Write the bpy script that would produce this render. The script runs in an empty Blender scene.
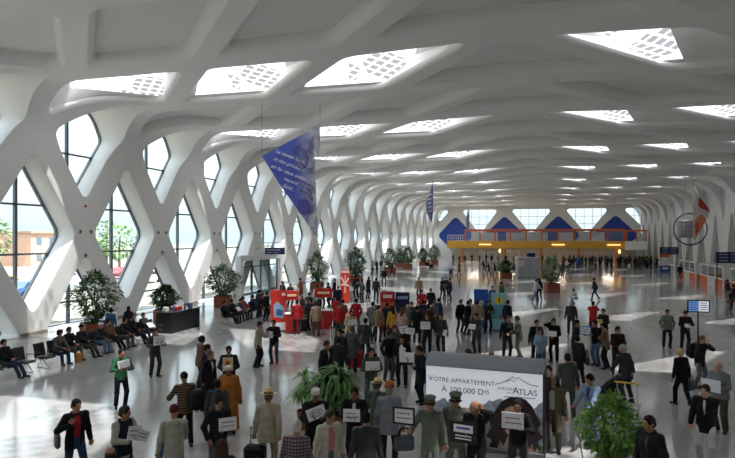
import bpy, bmesh, math, random
import numpy as np
from mathutils import Vector, Matrix
PI = math.pi
SC = bpy.context.scene
COL = SC.collection
RND = random.Random(7)

# ------------------------------------------------------------------ camera model
FPX, VPX, HOR, CAMZ = 600.0, 540.0, 237.0, 5.0
TH = math.atan2(VPX - 367.5, FPX)
CT, ST = math.cos(TH), math.sin(TH)

def fp(u, y, z=0.0):
    """point of height z seen at pixel (u, y)"""
    k = (CAMZ - z) / (y - HOR)
    X = (u - VPX) * CT * k
    return X, (FPX * k + X * ST) / CT

def dp(u, D):
    """X, s at pixel column u and depth D along the optical axis"""
    X = (u - VPX) * CT * D / FPX
    return X, (D + X * ST) / CT

def zat(y, D):
    return CAMZ + (HOR - y) * D / FPX

def depth(X, s):
    return s * CT - X * ST

cam = bpy.data.cameras.new('camera')
cam.sensor_width = 36.0
cam.lens = 36.0 * FPX / 735.0
cam.shift_y = (HOR - 229.0) / 735.0
cam.clip_start, cam.clip_end = 0.1, 1000
camo = bpy.data.objects.new('camera', cam)
COL.objects.link(camo)
camo.location = (0, 0, CAMZ)
camo.rotation_euler = (PI / 2, 0, TH)
SC.camera = camo
SC.view_settings.view_transform = 'Standard'
SC.view_settings.look = 'None'
SC.view_settings.gamma = 1.0
SC.view_settings.use_curve_mapping = False
SC.cycles.max_bounces = 12
SC.cycles.diffuse_bounces = 7
SC.cycles.glossy_bounces = 4
SC.cycles.transparent_max_bounces = 24
SC.cycles.sample_clamp_indirect = 6.0
SC.cycles.caustics_reflective = False
SC.cycles.caustics_refractive = False

# ------------------------------------------------------------------ materials
MATS = {}

def lin(c):
    return tuple((x / 12.92 if x <= 0.04045 else ((x + 0.055) / 1.055) ** 2.4) for x in c)

def rgb(h):
    return lin((int(h[0:2], 16) / 255, int(h[2:4], 16) / 255, int(h[4:6], 16) / 255))

def mat(key, col, rough=0.6, metal=0.0, spec=0.5, var=0.12, scale=9.0, bump=0.0, emit=0.0, bscale=60.0, coat=0.0):
    if key in MATS:
        return MATS[key]
    c = rgb(col) if isinstance(col, str) else col
    m = bpy.data.materials.new(key)
    m.use_nodes = True
    nt = m.node_tree
    b = nt.nodes['Principled BSDF']
    b.inputs['Roughness'].default_value = rough
    b.inputs['Metallic'].default_value = metal
    b.inputs['Specular IOR Level'].default_value = spec
    if coat:
        b.inputs['Coat Weight'].default_value = coat
    tc = nt.nodes.new('ShaderNodeTexCoord')
    nz = nt.nodes.new('ShaderNodeTexNoise')
    nz.inputs['Scale'].default_value = scale
    nz.inputs['Detail'].default_value = 3.0
    nt.links.new(tc.outputs['Object'], nz.inputs['Vector'])
    cr = nt.nodes.new('ShaderNodeValToRGB')
    cr.color_ramp.elements[0].position = 0.3
    cr.color_ramp.elements[1].position = 0.7
    cr.color_ramp.elements[0].color = tuple(max(0, x * (1 - var)) for x in c) + (1,)
    cr.color_ramp.elements[1].color = tuple(min(1, x * (1 + var)) for x in c) + (1,)
    nt.links.new(nz.outputs['Fac'], cr.inputs['Fac'])
    nt.links.new(cr.outputs['Color'], b.inputs['Base Color'])
    if bump:
        nb = nt.nodes.new('ShaderNodeTexNoise')
        nb.inputs['Scale'].default_value = bscale
        nt.links.new(tc.outputs['Object'], nb.inputs['Vector'])
        bp = nt.nodes.new('ShaderNodeBump')
        bp.inputs['Strength'].default_value = bump
        bp.inputs['Distance'].default_value = 0.01
        nt.links.new(nb.outputs['Fac'], bp.inputs['Height'])
        nt.links.new(bp.outputs['Normal'], b.inputs['Normal'])
    if emit:
        b.inputs['Emission Color'].default_value = c + (1,)
        b.inputs['Emission Strength'].default_value = emit
    MATS[key] = m
    return m

def cloth(h, rough=0.85):
    return mat('cloth_' + h, h, rough=rough, spec=0.2, var=0.16, scale=7.0, bump=0.25, bscale=38)

def paint(h, rough=0.45):
    return mat('paint_' + h, h, rough=rough, spec=0.4, var=0.04, scale=3.0)

def leafmat(h):
    return mat('leaf_' + h, h, rough=0.45, spec=0.4, var=0.45, scale=5.0)

def pattern_cloth(key, cols, sx, sy, kind='plaid'):
    """woven stripes or checks from two wave textures in object space"""
    if key in MATS:
        return MATS[key]
    m = bpy.data.materials.new(key)
    m.use_nodes = True
    nt = m.node_tree
    b = nt.nodes['Principled BSDF']
    b.inputs['Roughness'].default_value = 0.9
    b.inputs['Specular IOR Level'].default_value = 0.2
    tc = nt.nodes.new('ShaderNodeTexCoord')
    def wave(direction, scale, dist):
        w = nt.nodes.new('ShaderNodeTexWave')
        w.bands_direction = direction
        w.inputs['Scale'].default_value = scale
        w.inputs['Distortion'].default_value = dist
        nt.links.new(tc.outputs['Object'], w.inputs['Vector'])
        return w
    w1 = wave('Z', sx, 0.6 if kind == 'knit' else 0.1)
    w2 = wave('X', sy, 0.6 if kind == 'knit' else 0.1)
    mx = nt.nodes.new('ShaderNodeMix')
    mx.data_type = 'RGBA'
    mx.inputs['A'].default_value = rgb(cols[0]) + (1,)
    mx.inputs['B'].default_value = rgb(cols[1]) + (1,)
    r1 = nt.nodes.new('ShaderNodeMath'); r1.operation = 'GREATER_THAN'; r1.inputs[1].default_value = 0.55
    nt.links.new(w1.outputs['Fac'], r1.inputs[0])
    nt.links.new(r1.outputs[0], mx.inputs['Factor'])
    my = nt.nodes.new('ShaderNodeMix')
    my.data_type = 'RGBA'
    r2 = nt.nodes.new('ShaderNodeMath'); r2.operation = 'GREATER_THAN'; r2.inputs[1].default_value = 0.62
    nt.links.new(w2.outputs['Fac'], r2.inputs[0])
    if kind == 'knit':
        r3 = nt.nodes.new('ShaderNodeMath'); r3.operation = 'MULTIPLY'
        nt.links.new(r1.outputs[0], r3.inputs[0]); nt.links.new(r2.outputs[0], r3.inputs[1])
        nt.links.new(r3.outputs[0], my.inputs['Factor'])
    else:
        r3 = nt.nodes.new('ShaderNodeMath'); r3.operation = 'MULTIPLY'; r3.inputs[1].default_value = 0.6
        nt.links.new(r2.outputs[0], r3.inputs[0])
        nt.links.new(r3.outputs[0], my.inputs['Factor'])
    nt.links.new(mx.outputs['Result'], my.inputs['A'])
    my.inputs['B'].default_value = rgb(cols[2]) + (1,)
    nt.links.new(my.outputs['Result'], b.inputs['Base Color'])
    MATS[key] = m
    return m

def glass_mat(key, tint, refl=0.08, alpha_tint=1.0):
    """thin pane: mostly clear, a little mirror-like"""
    if key in MATS:
        return MATS[key]
    m = bpy.data.materials.new(key)
    m.use_nodes = True
    nt = m.node_tree
    nt.nodes.clear()
    out = nt.nodes.new('ShaderNodeOutputMaterial')
    tr = nt.nodes.new('ShaderNodeBsdfTransparent')
    tr.inputs['Color'].default_value = tint + (1,)
    gl = nt.nodes.new('ShaderNodeBsdfGlossy')
    gl.inputs['Roughness'].default_value = 0.03
    mx = nt.nodes.new('ShaderNodeMixShader')
    mx.inputs[0].default_value = refl
    nt.links.new(tr.outputs[0], mx.inputs[1])
    nt.links.new(gl.outputs[0], mx.inputs[2])
    nt.links.new(mx.outputs[0], out.inputs['Surface'])
    MATS[key] = m
    return m

# ------------------------------------------------------------------ mesh builder
class MB:
    def __init__(self):
        self.v = []
        self.f = []
        self.mi = []
        self.cur = 0

    def add(self, vs, fs):
        o = len(self.v)
        self.v += [tuple(p) for p in vs]
        for f in fs:
            self.f.append(tuple(i + o for i in f))
            self.mi.append(self.cur)
        return self

    def box(self, c, d, rz=0.0, bev=0.0, M=None):
        hx, hy, hz = d[0] / 2, d[1] / 2, d[2] / 2
        b = min(bev, hx * .9, hy * .9, hz * .9)
        if b > 0:
            pts = []
            for sz in (-1, 1):
                pass
            prof = [(hz - b, 0.0), (hz, b)]
            rings = [(-hz, b), (-hz + b, 0), (hz - b, 0), (hz, b)]
            vs, fs = [], []
            for (z, ins) in rings:
                x, y = hx - ins, hy - ins
                cc = b if ins == 0 else b * .5
                vs += [(-x + cc, -y, z), (x - cc, -y, z), (x, -y + cc, z), (x, y - cc, z),
                       (x - cc, y, z), (-x + cc, y, z), (-x, y - cc, z), (-x, -y + cc, z)]
            for r in range(3):
                for k in range(8):
                    a, bb = r * 8 + k, r * 8 + (k + 1) % 8
                    fs.append((a, bb, bb + 8, a + 8))
            fs.append(tuple(range(7, -1, -1)))
            fs.append(tuple(range(24, 32)))
        else:
            vs = [(sx * hx, sy * hy, sz * hz) for sz in (-1, 1) for sx, sy in ((-1, -1), (1, -1), (1, 1), (-1, 1))]
            fs = [(3, 2, 1, 0), (4, 5, 6, 7), (0, 1, 5, 4), (1, 2, 6, 5), (2, 3, 7, 6), (3, 0, 4, 7)]
        ca, sa = math.cos(rz), math.sin(rz)
        if M is None:
            vs = [(c[0] + x * ca - y * sa, c[1] + x * sa + y * ca, c[2] + z) for x, y, z in vs]
        else:
            vs = [tuple(M @ Vector((c[0] + x, c[1] + y, c[2] + z))) for x, y, z in vs]
        return self.add(vs, fs)

    def tube(self, pts, r, n=8, cap=True):
        pts = [Vector(p) for p in pts]
        rs = r if isinstance(r, (list, tuple)) else [r] * len(pts)
        vs, fs = [], []
        up = None
        for i, p in enumerate(pts):
            if i == 0:
                t = pts[1] - p
            elif i == len(pts) - 1:
                t = p - pts[i - 1]
            else:
                t = (pts[i + 1] - pts[i - 1])
            t.normalize()
            if up is None:
                a = Vector((0, 0, 1)) if abs(t.z) < .9 else Vector((1, 0, 0))
                up = (a - t * a.dot(t)).normalized()
            else:
                up = (up - t * up.dot(t))
                if up.length < 1e-5:
                    a = Vector((0, 0, 1)) if abs(t.z) < .9 else Vector((1, 0, 0))
                    up = a - t * a.dot(t)
                up.normalize()
            w = t.cross(up)
            for k in range(n):
                an = 2 * PI * k / n
                vs.append(p + (up * math.cos(an) + w * math.sin(an)) * rs[i])
        for i in range(len(pts) - 1):
            for k in range(n):
                a, b = i * n + k, i * n + (k + 1) % n
                fs.append((a, b, b + n, a + n))
        if cap:
            fs.append(tuple(range(n - 1, -1, -1)))
            o = (len(pts) - 1) * n
            fs.append(tuple(range(o, o + n)))
        return self.add(vs, fs)

    def lathe(self, c, prof, n=20, M=None):
        vs, fs = [], []
        for (r, z) in prof:
            for k in range(n):
                an = 2 * PI * k / n
                p = (c[0] + r * math.cos(an), c[1] + r * math.sin(an), c[2] + z)
                vs.append(p if M is None else tuple(M @ Vector(p)))
        for i in range(len(prof) - 1):
            for k in range(n):
                a, b = i * n + k, i * n + (k + 1) % n
                fs.append((a, b, b + n, a + n))
        fs.append(tuple(range(n - 1, -1, -1)))
        o = (len(prof) - 1) * n
        fs.append(tuple(range(o, o + n)))
        return self.add(vs, fs)

    def prism(self, poly, fn0, fn1):
        """closed prism: fn0/fn1 map a 2-D point to the two faces"""
        n = len(poly)
        vs = [fn0(p) for p in poly] + [fn1(p) for p in poly]
        fs = [tuple(range(n - 1, -1, -1)), tuple(range(n, 2 * n))]
        fs += [(i, (i + 1) % n, n + (i + 1) % n, n + i) for i in range(n)]
        return self.add(vs, fs)

    def build(self, name, mats, parent=None, smooth=False, loc=None, weld=0.0, angle=None):
        me = bpy.data.meshes.new(name)
        me.from_pydata(self.v, [], self.f)
        ms = mats if isinstance(mats, (list, tuple)) else [mats]
        for m in ms:
            me.materials.append(m)
        if len(ms) > 1:
            me.polygons.foreach_set('material_index', self.mi)
        if weld or True:
            bm = bmesh.new()
            bm.from_mesh(me)
            if weld:
                bmesh.ops.remove_doubles(bm, verts=bm.verts, dist=weld)
                bmesh.ops.dissolve_degenerate(bm, edges=bm.edges, dist=weld * .5)
            if not getattr(self, 'keep', False):
                bmesh.ops.recalc_face_normals(bm, faces=bm.faces)
            bm.to_mesh(me)
            bm.free()
        if smooth:
            me.polygons.foreach_set('use_smooth', [True] * len(me.polygons))
            if angle is not None:
                me.set_sharp_from_angle(angle=math.radians(angle))
        me.update()
        o = bpy.data.objects.new(name, me)
        COL.objects.link(o)
        if parent is not None:
            o.parent = parent
        if loc is not None:
            o.location = loc
        return o

def thing(name, label, cat, loc=(0, 0, 0), rz=0.0, group=None):
    o = bpy.data.objects.new(name, None)
    o.empty_display_size = .2
    COL.objects.link(o)
    o.location = loc
    o.rotation_euler = (0, 0, rz)
    tag(o, label, cat, group)
    return o

def tag(o, label, cat, group=None):
    o['label'] = label
    o['category'] = cat
    if group:
        o['group'] = group
    return o

def struct(o, label=None):
    o['kind'] = 'structure'
    if label:
        o['label'] = label
    return o

def copy_tree(o, parent=None):
    c = o.copy()
    COL.objects.link(c)
    if parent is not None:
        c.parent = parent
    for ch in list(o.children):
        copy_tree(ch, c)
    return c

def text_mesh(body, size, align='LEFT', shear=0.0, extrude=0.0, spacing=1.0):
    """the outline of a line of text as plain mesh data in the XY plane"""
    cu = bpy.data.curves.new('lettering', 'FONT')
    cu.body = body
    cu.size = size
    cu.align_x = align
    cu.shear = shear
    cu.extrude = extrude
    cu.space_character = spacing
    cu.resolution_u = 3
    o = bpy.data.objects.new('lettering', cu)
    COL.objects.link(o)
    dg = bpy.context.evaluated_depsgraph_get()
    me = bpy.data.meshes.new_from_object(o.evaluated_get(dg))
    bpy.data.objects.remove(o)
    bpy.data.curves.remove(cu)
    return me

def text_obj(name, body, size, m, M, parent=None, **kw):
    me = text_mesh(body, size, **kw)
    me.transform(M)
    me.materials.clear()
    me.materials.append(m)
    o = bpy.data.objects.new(name, me)
    COL.objects.link(o)
    if parent is not None:
        o.parent = parent
    return o
# ------------------------------------------------------------------ the hall: one lattice shell
XC, ZR, ARC, OFF0 = -1.2, 12.4, 3.2, 20.4        # ridge line, roof height, cove radius, start of the cove
ZC = ZR - ARC
G1 = OFF0 + ARC * PI / 2
GF = G1 + ZC                                      # unrolled distance ridge -> floor
PERIOD, S0 = 7.2, 26.3
I0, I1 = -5, 17
SFAR, SBACK = 149.0, -11.0
WOUT = OFF0 + ARC                                 # wall face, distance from the ridge

def shell(e, s, h=0.0):
    sg = -1 if e < 0 else 1
    g = abs(e)
    if g <= OFF0:
        z = ZR + h + 0.2 * max(0.0, 1 - g / 6.4)
        return (XC + e, s, z)
    if g <= G1:
        a = (g - OFF0) / ARC
        return (XC + sg * (OFF0 + (ARC + h) * math.sin(a)), s, ZC + (ARC + h) * math.cos(a))
    return (XC + sg * (WOUT + h), s, GF - g)

def area2(p):
    return sum(p[i][0] * p[(i + 1) % len(p)][1] - p[(i + 1) % len(p)][0] * p[i][1] for i in range(len(p)))

def inset_poly(p, d):
    n = len(p)
    L = []
    for i in range(n):
        a, b = Vector(p[i]), Vector(p[(i + 1) % n])
        t = (b - a).normalized()
        nrm = Vector((-t.y, t.x))
        L.append((a + nrm * d[i], t))
    out = []
    for i in range(n):
        (a, t), (b, u) = L[i - 1], L[i]
        den = t.x * u.y - t.y * u.x
        w = b - a
        k = (w.x * u.y - w.y * u.x) / den
        out.append(a + t * k)
    return out

NE, NCN = 10, 6
def rounded_loop(p, r, mult):
    """per corner an arc of NCN points, per edge NE*mult-1 points between arcs"""
    n = len(p)
    arcs = []
    for i in range(n):
        a, v, b = Vector(p[i - 1]), Vector(p[i]), Vector(p[(i + 1) % n])
        d1, d2 = (a - v), (b - v)
        l1, l2 = d1.length, d2.length
        d1.normalize(); d2.normalize()
        ang = math.acos(max(-1, min(1, d1.dot(d2))))
        rr = r[i]
        tl = min(rr / math.tan(ang / 2), l1 * .45, l2 * .45)
        rr = tl * math.tan(ang / 2)
        bis = (d1 + d2).normalized()
        c = v + bis * (rr / math.sin(ang / 2))
        p0, p1 = v + d1 * tl, v + d2 * tl
        a0 = math.atan2(p0.y - c.y, p0.x - c.x)
        a1 = math.atan2(p1.y - c.y, p1.x - c.x)
        da = (a1 - a0 + PI) % (2 * PI) - PI
        arcs.append([c + Vector((math.cos(a0 + da * k / (NCN - 1)), math.sin(a0 + da * k / (NCN - 1)))) * rr for k in range(NCN)])
    out = []
    for i in range(n):
        out += arcs[i]
        q0, q1 = arcs[i][-1], arcs[(i + 1) % n][0]
        m = NE * mult[i]
        out += [q0.lerp(q1, k / m) for k in range(1, m)]
    return out

def outer_loop(groups):
    """groups: per hole edge the list of tile vertices it runs through (first vertex = corner)"""
    n = len(groups)
    out = []
    for i in range(n):
        g = [Vector(q) for q in groups[i]]
        nxt = Vector(groups[(i + 1) % n][0])
        chain = g + [nxt]
        out += [g[0].copy() for _ in range(NCN)]
        m = NE * len(g)
        seg = []
        for j in range(len(g)):
            seg += [chain[j].lerp(chain[j + 1], k / NE) for k in range(NE)]
        out += seg[1:]
    return out

def loft(mb, loops):
    n = len(loops[0])
    o = len(mb.v)
    for L in loops:
        mb.v += [tuple(q) for q in L]
    for r in range(len(loops) - 1):
        for k in range(n):
            a, b = o + r * n + k, o + r * n + (k + 1) % n
            mb.f.append((a, b, b + n, a + n))
            mb.mi.append(mb.cur)
    return o + (len(loops) - 1) * n, n

FILLET = [(0.0, 0.0), (0.07, 0.036), (0.15, 0.095), (0.22, 0.17), (0.27, 0.26), (0.295, 0.36)]
SOFT = [(0.0, 0.0), (0.025, 0.008), (0.045, 0.03), (0.055, 0.07)]

class Tile:
    def __init__(self, groups, d, r):
        self.groups = groups
        self.d = d
        self.r = r
        self.corners = [g[0] for g in groups]
        self.mult = [len(g) for g in groups]
        if area2(self.corners) < 0:
            raise ValueError
    def mirror(self):
        # swap side: e -> -e and reverse the order
        n = len(self.groups)
        verts = []
        gs = []
        for i in range(n):
            j = (n - 1 - i)
            g = self.groups[j]
            nxt = self.groups[(j + 1) % n][0]
            gs.append([(-nxt[0], nxt[1])] + [(-q[0], q[1]) for q in reversed(g[1:])])
        d = [self.d[n - 1 - i] for i in range(n)]
        r = [self.r[(n - i) % n] for i in range(n)]
        return Tile(gs, d, r)
    def hole(self, ins):
        p = inset_poly(self.corners, [x + ins for x in self.d])
        return rounded_loop(p, [max(.12, x - ins * .4) for x in self.r], self.mult)
    def skin(self, mb, prof, fn=shell):
        """flat band from the tile edge to the hole, then the rim profile"""
        ol = outer_loop(self.groups)
        h0 = self.hole(0.0)
        loops = [[fn(q.x, q.y, 0) for q in ol]]
        for t in (.34, .67):
            loops.append([fn(*(ol[k].lerp(h0[k], t)), 0) for k in range(len(ol))])
        last = None
        for ins, h in prof:
            last = self.hole(ins)
            loops.append([fn(q.x, q.y, h) for q in last])
        return loops, last

def cap_fan(mb, pts2, fn, h):
    """closing panel made of shrinking rings so that it follows the curve"""
    cx = sum(p.x for p in pts2) / len(pts2)
    cy = sum(p.y for p in pts2) / len(pts2)
    c = Vector((cx, cy))
    loops = [[fn(*(c.lerp(p, t)), h) for p in pts2] for t in (1.0, .66, .33, 0.0)]
    return loft(mb, loops)

M_SHELL = mat('white_shell', 'e3e2e0', rough=0.55, spec=0.3, var=0.015, scale=.4)
M_RECESS = mat('recess_panel', 'dddbd9', rough=0.6, spec=0.3, var=0.02, scale=.5)
M_WALLIN = mat('grey_infill', 'a5a29e', rough=0.6, spec=0.3, var=0.05, scale=.4)
M_PALEIN = mat('pale_blue_infill', 'ccd6de', rough=0.5, var=0.04, scale=.4)
M_FRAME = mat('window_frame', '5d656b', rough=0.4, metal=0.4, var=0.05)
M_GLASS = glass_mat('clear_glass', (.70, .77, .79), .06)

def skylight_material():
    m = bpy.data.materials.new('fritted_skylight_glass')
    m.use_nodes = True
    nt = m.node_tree
    nt.nodes.clear()
    N = nt.nodes.new
    out = N('ShaderNodeOutputMaterial')
    tc = N('ShaderNodeTexCoord')
    sp = N('ShaderNodeSeparateXYZ')
    nt.links.new(tc.outputs['UV'], sp.inputs[0])
    def math_(op, a, b=None, c=None):
        n = N('ShaderNodeMath'); n.operation = op
        for k, x in enumerate((a, b, c)):
            if x is None:
                continue
            if isinstance(x, (int, float)):
                n.inputs[k].default_value = x
            else:
                nt.links.new(x, n.inputs[k])
        return n.outputs[0]
    u, v = sp.outputs[0], sp.outputs[1]
    # large white bars every third of the pane, a small diamond lattice between them
    def tri(x, f):
        return math_('ABSOLUTE', math_('SUBTRACT', math_('FRACT', math_('MULTIPLY', x, f)), 0.5))
    bars = math_('MAXIMUM', tri(u, 2.5), tri(v, 2.0))
    bar = math_('GREATER_THAN', bars, 0.44)
    a = math_('ADD', u, v); b = math_('SUBTRACT', u, v)
    lat = math_('MULTIPLY', math_('GREATER_THAN', tri(a, 8.0), 0.13), math_('GREATER_THAN', tri(b, 8.0), 0.13))
    star = math_('LESS_THAN', math_('ADD', tri(u, 2.5), tri(v, 2.0)), 0.62)
    field = math_('GREATER_THAN', math_('ADD', u, math_('MULTIPLY', v, 0.272)), 0.4885)
    field = math_('MULTIPLY', field, math_('LESS_THAN', math_('ADD', u, math_('MULTIPLY', v, 0.373)), 1.115))      # pane extended over the tips: plain ends imitate the brightly lit white facets
    motif = math_('MULTIPLY', math_('MULTIPLY', math_('MULTIPLY', lat, star), math_('SUBTRACT', 1.0, bar)), field)
    tr = N('ShaderNodeBsdfTransparent')
    mixc = N('ShaderNodeMix'); mixc.data_type = 'RGBA'
    nt.links.new(motif, mixc.inputs['Factor'])
    mixc.inputs['A'].default_value = (.42, .42, .42, 1)
    mixc.inputs['B'].default_value = (.15, .15, .15, 1)
    nt.links.new(mixc.outputs['Result'], tr.inputs['Color'])
    tl = N('ShaderNodeBsdfTranslucent')
    mt = N('ShaderNodeMix'); mt.data_type = 'RGBA'
    nt.links.new(motif, mt.inputs['Factor'])
    mt.inputs['A'].default_value = (.30, .30, .30, 1)
    mt.inputs['B'].default_value = (.065, .065, .068, 1)
    nt.links.new(mt.outputs['Result'], tl.inputs['Color'])
    ms = N('ShaderNodeMixShader')
    ms.inputs[0].default_value = 0.5
    nt.links.new(tr.outputs[0], ms.inputs[1])
    nt.links.new(tl.outputs[0], ms.inputs[2])
    nt.links.new(ms.outputs[0], out.inputs['Surface'])
    return m
M_SKYL = skylight_material()

WIN = [0]
def win_name():
    WIN[0] += 1
    return 'window_%d' % WIN[0]

def pane_obj(name, quad, m, parent=None, uvs=None):
    me = bpy.data.meshes.new(name)
    me.from_pydata([tuple(q) for q in quad], [], [tuple(range(len(quad)))])
    uv = me.uv_layers.new(name='UVMap')
    co = [(0, 0), (1, 0), (1, 1), (0, 1)]
    for k in range(len(quad)):
        if uvs is not None:
            uv.data[k].uv = uvs[k]
        elif k < 4:
            uv.data[k].uv = co[k]
    me.materials.append(m)
    o = bpy.data.objects.new(name, me)
    COL.objects.link(o)
    if parent is not None:
        o.parent = parent
    return o

# ---- tiles of one period, left side (e < 0)
def tiles_left(s):
    b, t = s - 3.6, s + 3.6
    T = {}
    for key, c in (('inner', -6.4), ('middle', -12.8)):
        T[key] = Tile([[(c, b)], [(c + 6.4, b)], [(c, t)], [(c - 6.4, t)]], [.75, .42, .6, .42], [1.4, .26, 1.4, .26])
    T['outer'] = Tile([[(-19.2, b)], [(-12.8, b)], [(-19.2, t)], [(-24.23, b + 2.0)]], [.75, .42, .45, .45], [1.2, .28, 1.0, .3])
    return T

GZ = lambda z: GF - z
def upper_tile(s):
    pts = [(-GZ(5.2), s + 2.0), (-24.23, s - 1.6), (-19.2, s + 3.6), (-24.23, s + 5.6)]
    d = [1.0, .5, .6, 1.0]
    r = [.35, .5, .4, .6]
    if area2(pts) < 0:
        pts = [pts[0]] + pts[:0:-1]
        d = d[::-1]
        r = [r[0]] + r[:0:-1]
    return Tile([[p] for p in pts], d, r)

def diamond_tile(s):
    pts = [(-GZ(10.4), s + 5.6), (-GZ(5.2), s + 9.2), (-GZ(0), s + 5.6), (-GZ(5.2), s + 2.0)]
    d, r = [.52] * 4, [.32, .7, .32, .7]
    if area2(pts) < 0:
        pts = [pts[0]] + pts[:0:-1]
    return Tile([[p] for p in pts], d, r)

def mid_tile(s):
    b, t = s - 3.6, s + 3.6
    return Tile([[(0, b)], [(6.4, t), (0, t)], [(-6.4, t)]], [.5, .8, .5], [1.2, .4, .4])

def foot_tile(s):
    pts = [(-GZ(0), s - 1.6), (-GZ(0), s + 5.6), (-GZ(5.2), s + 2.0)]
    d = [0.0, .58, .58]
    r = [.05, .05, .45]
    if area2(pts) < 0:
        pts = [pts[0], pts[2], pts[1]]
        d = [.58, .58, 0.0]
        r = [.05, .45, .05]
    return Tile([[p] for p in pts], d, r)

roof = MB()
lwall = MB()
rwall = MB()
SKYLIGHTS = []
GLASS_OFF = WOUT + 1.25

def to_plane(p, off, sg):
    return (XC + sg * off, p[1], p[2])

def wall_opening(mb, tile, sg, depth_mode='glass', prof=SOFT):
    loops, last = tile.skin(mb, prof)
    if depth_mode == 'glass':
        edge = loops[-1]
        rev = []
        for t in (.5, 1.0):
            rev.append([(p[0] + (XC + sg * GLASS_OFF - p[0]) * t, p[1], p[2]) for p in edge])
        mb.cur = 0
        loft(mb, loops + rev)
        return rev[-1]
    mb.cur = 0
    edge = loops[-1]
    rev = [[(XC + sg * (WOUT + .45), p[1], p[2]) for p in edge]]
    loft(mb, loops + rev)
    mb.cur = 2 if depth_mode == 'pale' else 1
    c = Vector((rev[0][0][0], sum(p[1] for p in edge) / len(edge), sum(p[2] for p in edge) / len(edge)))
    loft(mb, [rev[0], [tuple(c.lerp(Vector(p), .02)) for p in rev[0]]])
    mb.cur = 0
    return None

def span(loop, axis, val, oax):
    """range along oax where the loop crosses axis == val"""
    xs = []
    n = len(loop)
    for i in range(n):
        a, b = loop[i], loop[(i + 1) % n]
        if (a[axis] - val) * (b[axis] - val) < 0:
            t = (val - a[axis]) / (b[axis] - a[axis])
            xs.append(a[oax] + (b[oax] - a[oax]) * t)
    return (min(xs), max(xs)) if len(xs) > 1 else None

def glaze(loop, sg, verts_at, trans_at, label):
    """frame round an opening, mullion and transoms, one pane"""
    f = MB()
    L = [Vector(p) for p in loop]
    L = [p for i, p in enumerate(L) if (p - L[i - 1]).length > 1e-3]
    c = sum(L, Vector()) / len(L)
    # frame: rectangular section swept round the loop
    x0 = XC + sg * (GLASS_OFF - .14); x1 = XC + sg * (GLASS_OFF + .02)
    ring = []
    for x, t in ((x0, 1.0), (x0, .965), (x1, .965), (x1, 1.0)):
        ring.append([(x, c.y + (p.y - c.y) * t, c.z + (p.z - c.z) * t) for p in L])
    ring.append(ring[0])
    loft(f, ring)
    for s in verts_at:
        r = span(loop, 1, s, 2)
        if r:
            f.box((XC + sg * (GLASS_OFF - .05), s, (r[0] + r[1]) / 2), (.16, .15, r[1] - r[0]))
    for z in trans_at:
        r = span(loop, 2, z, 1)
        if r:
            f.box((XC + sg * (GLASS_OFF - .05), (r[0] + r[1]) / 2, z), (.13, r[1] - r[0], .10))
    o = f.build(win_name(), M_FRAME)
    struct(o, label)
    me = bpy.data.meshes.new('pane')
    me.from_pydata([(XC + sg * GLASS_OFF, p.y, p.z) for p in L], [], [tuple(range(len(L)))])
    me.materials.append(M_GLASS)
    pn = bpy.data.objects.new('pane', me)
    COL.objects.link(pn)
    pn.parent = o
    return o

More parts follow.
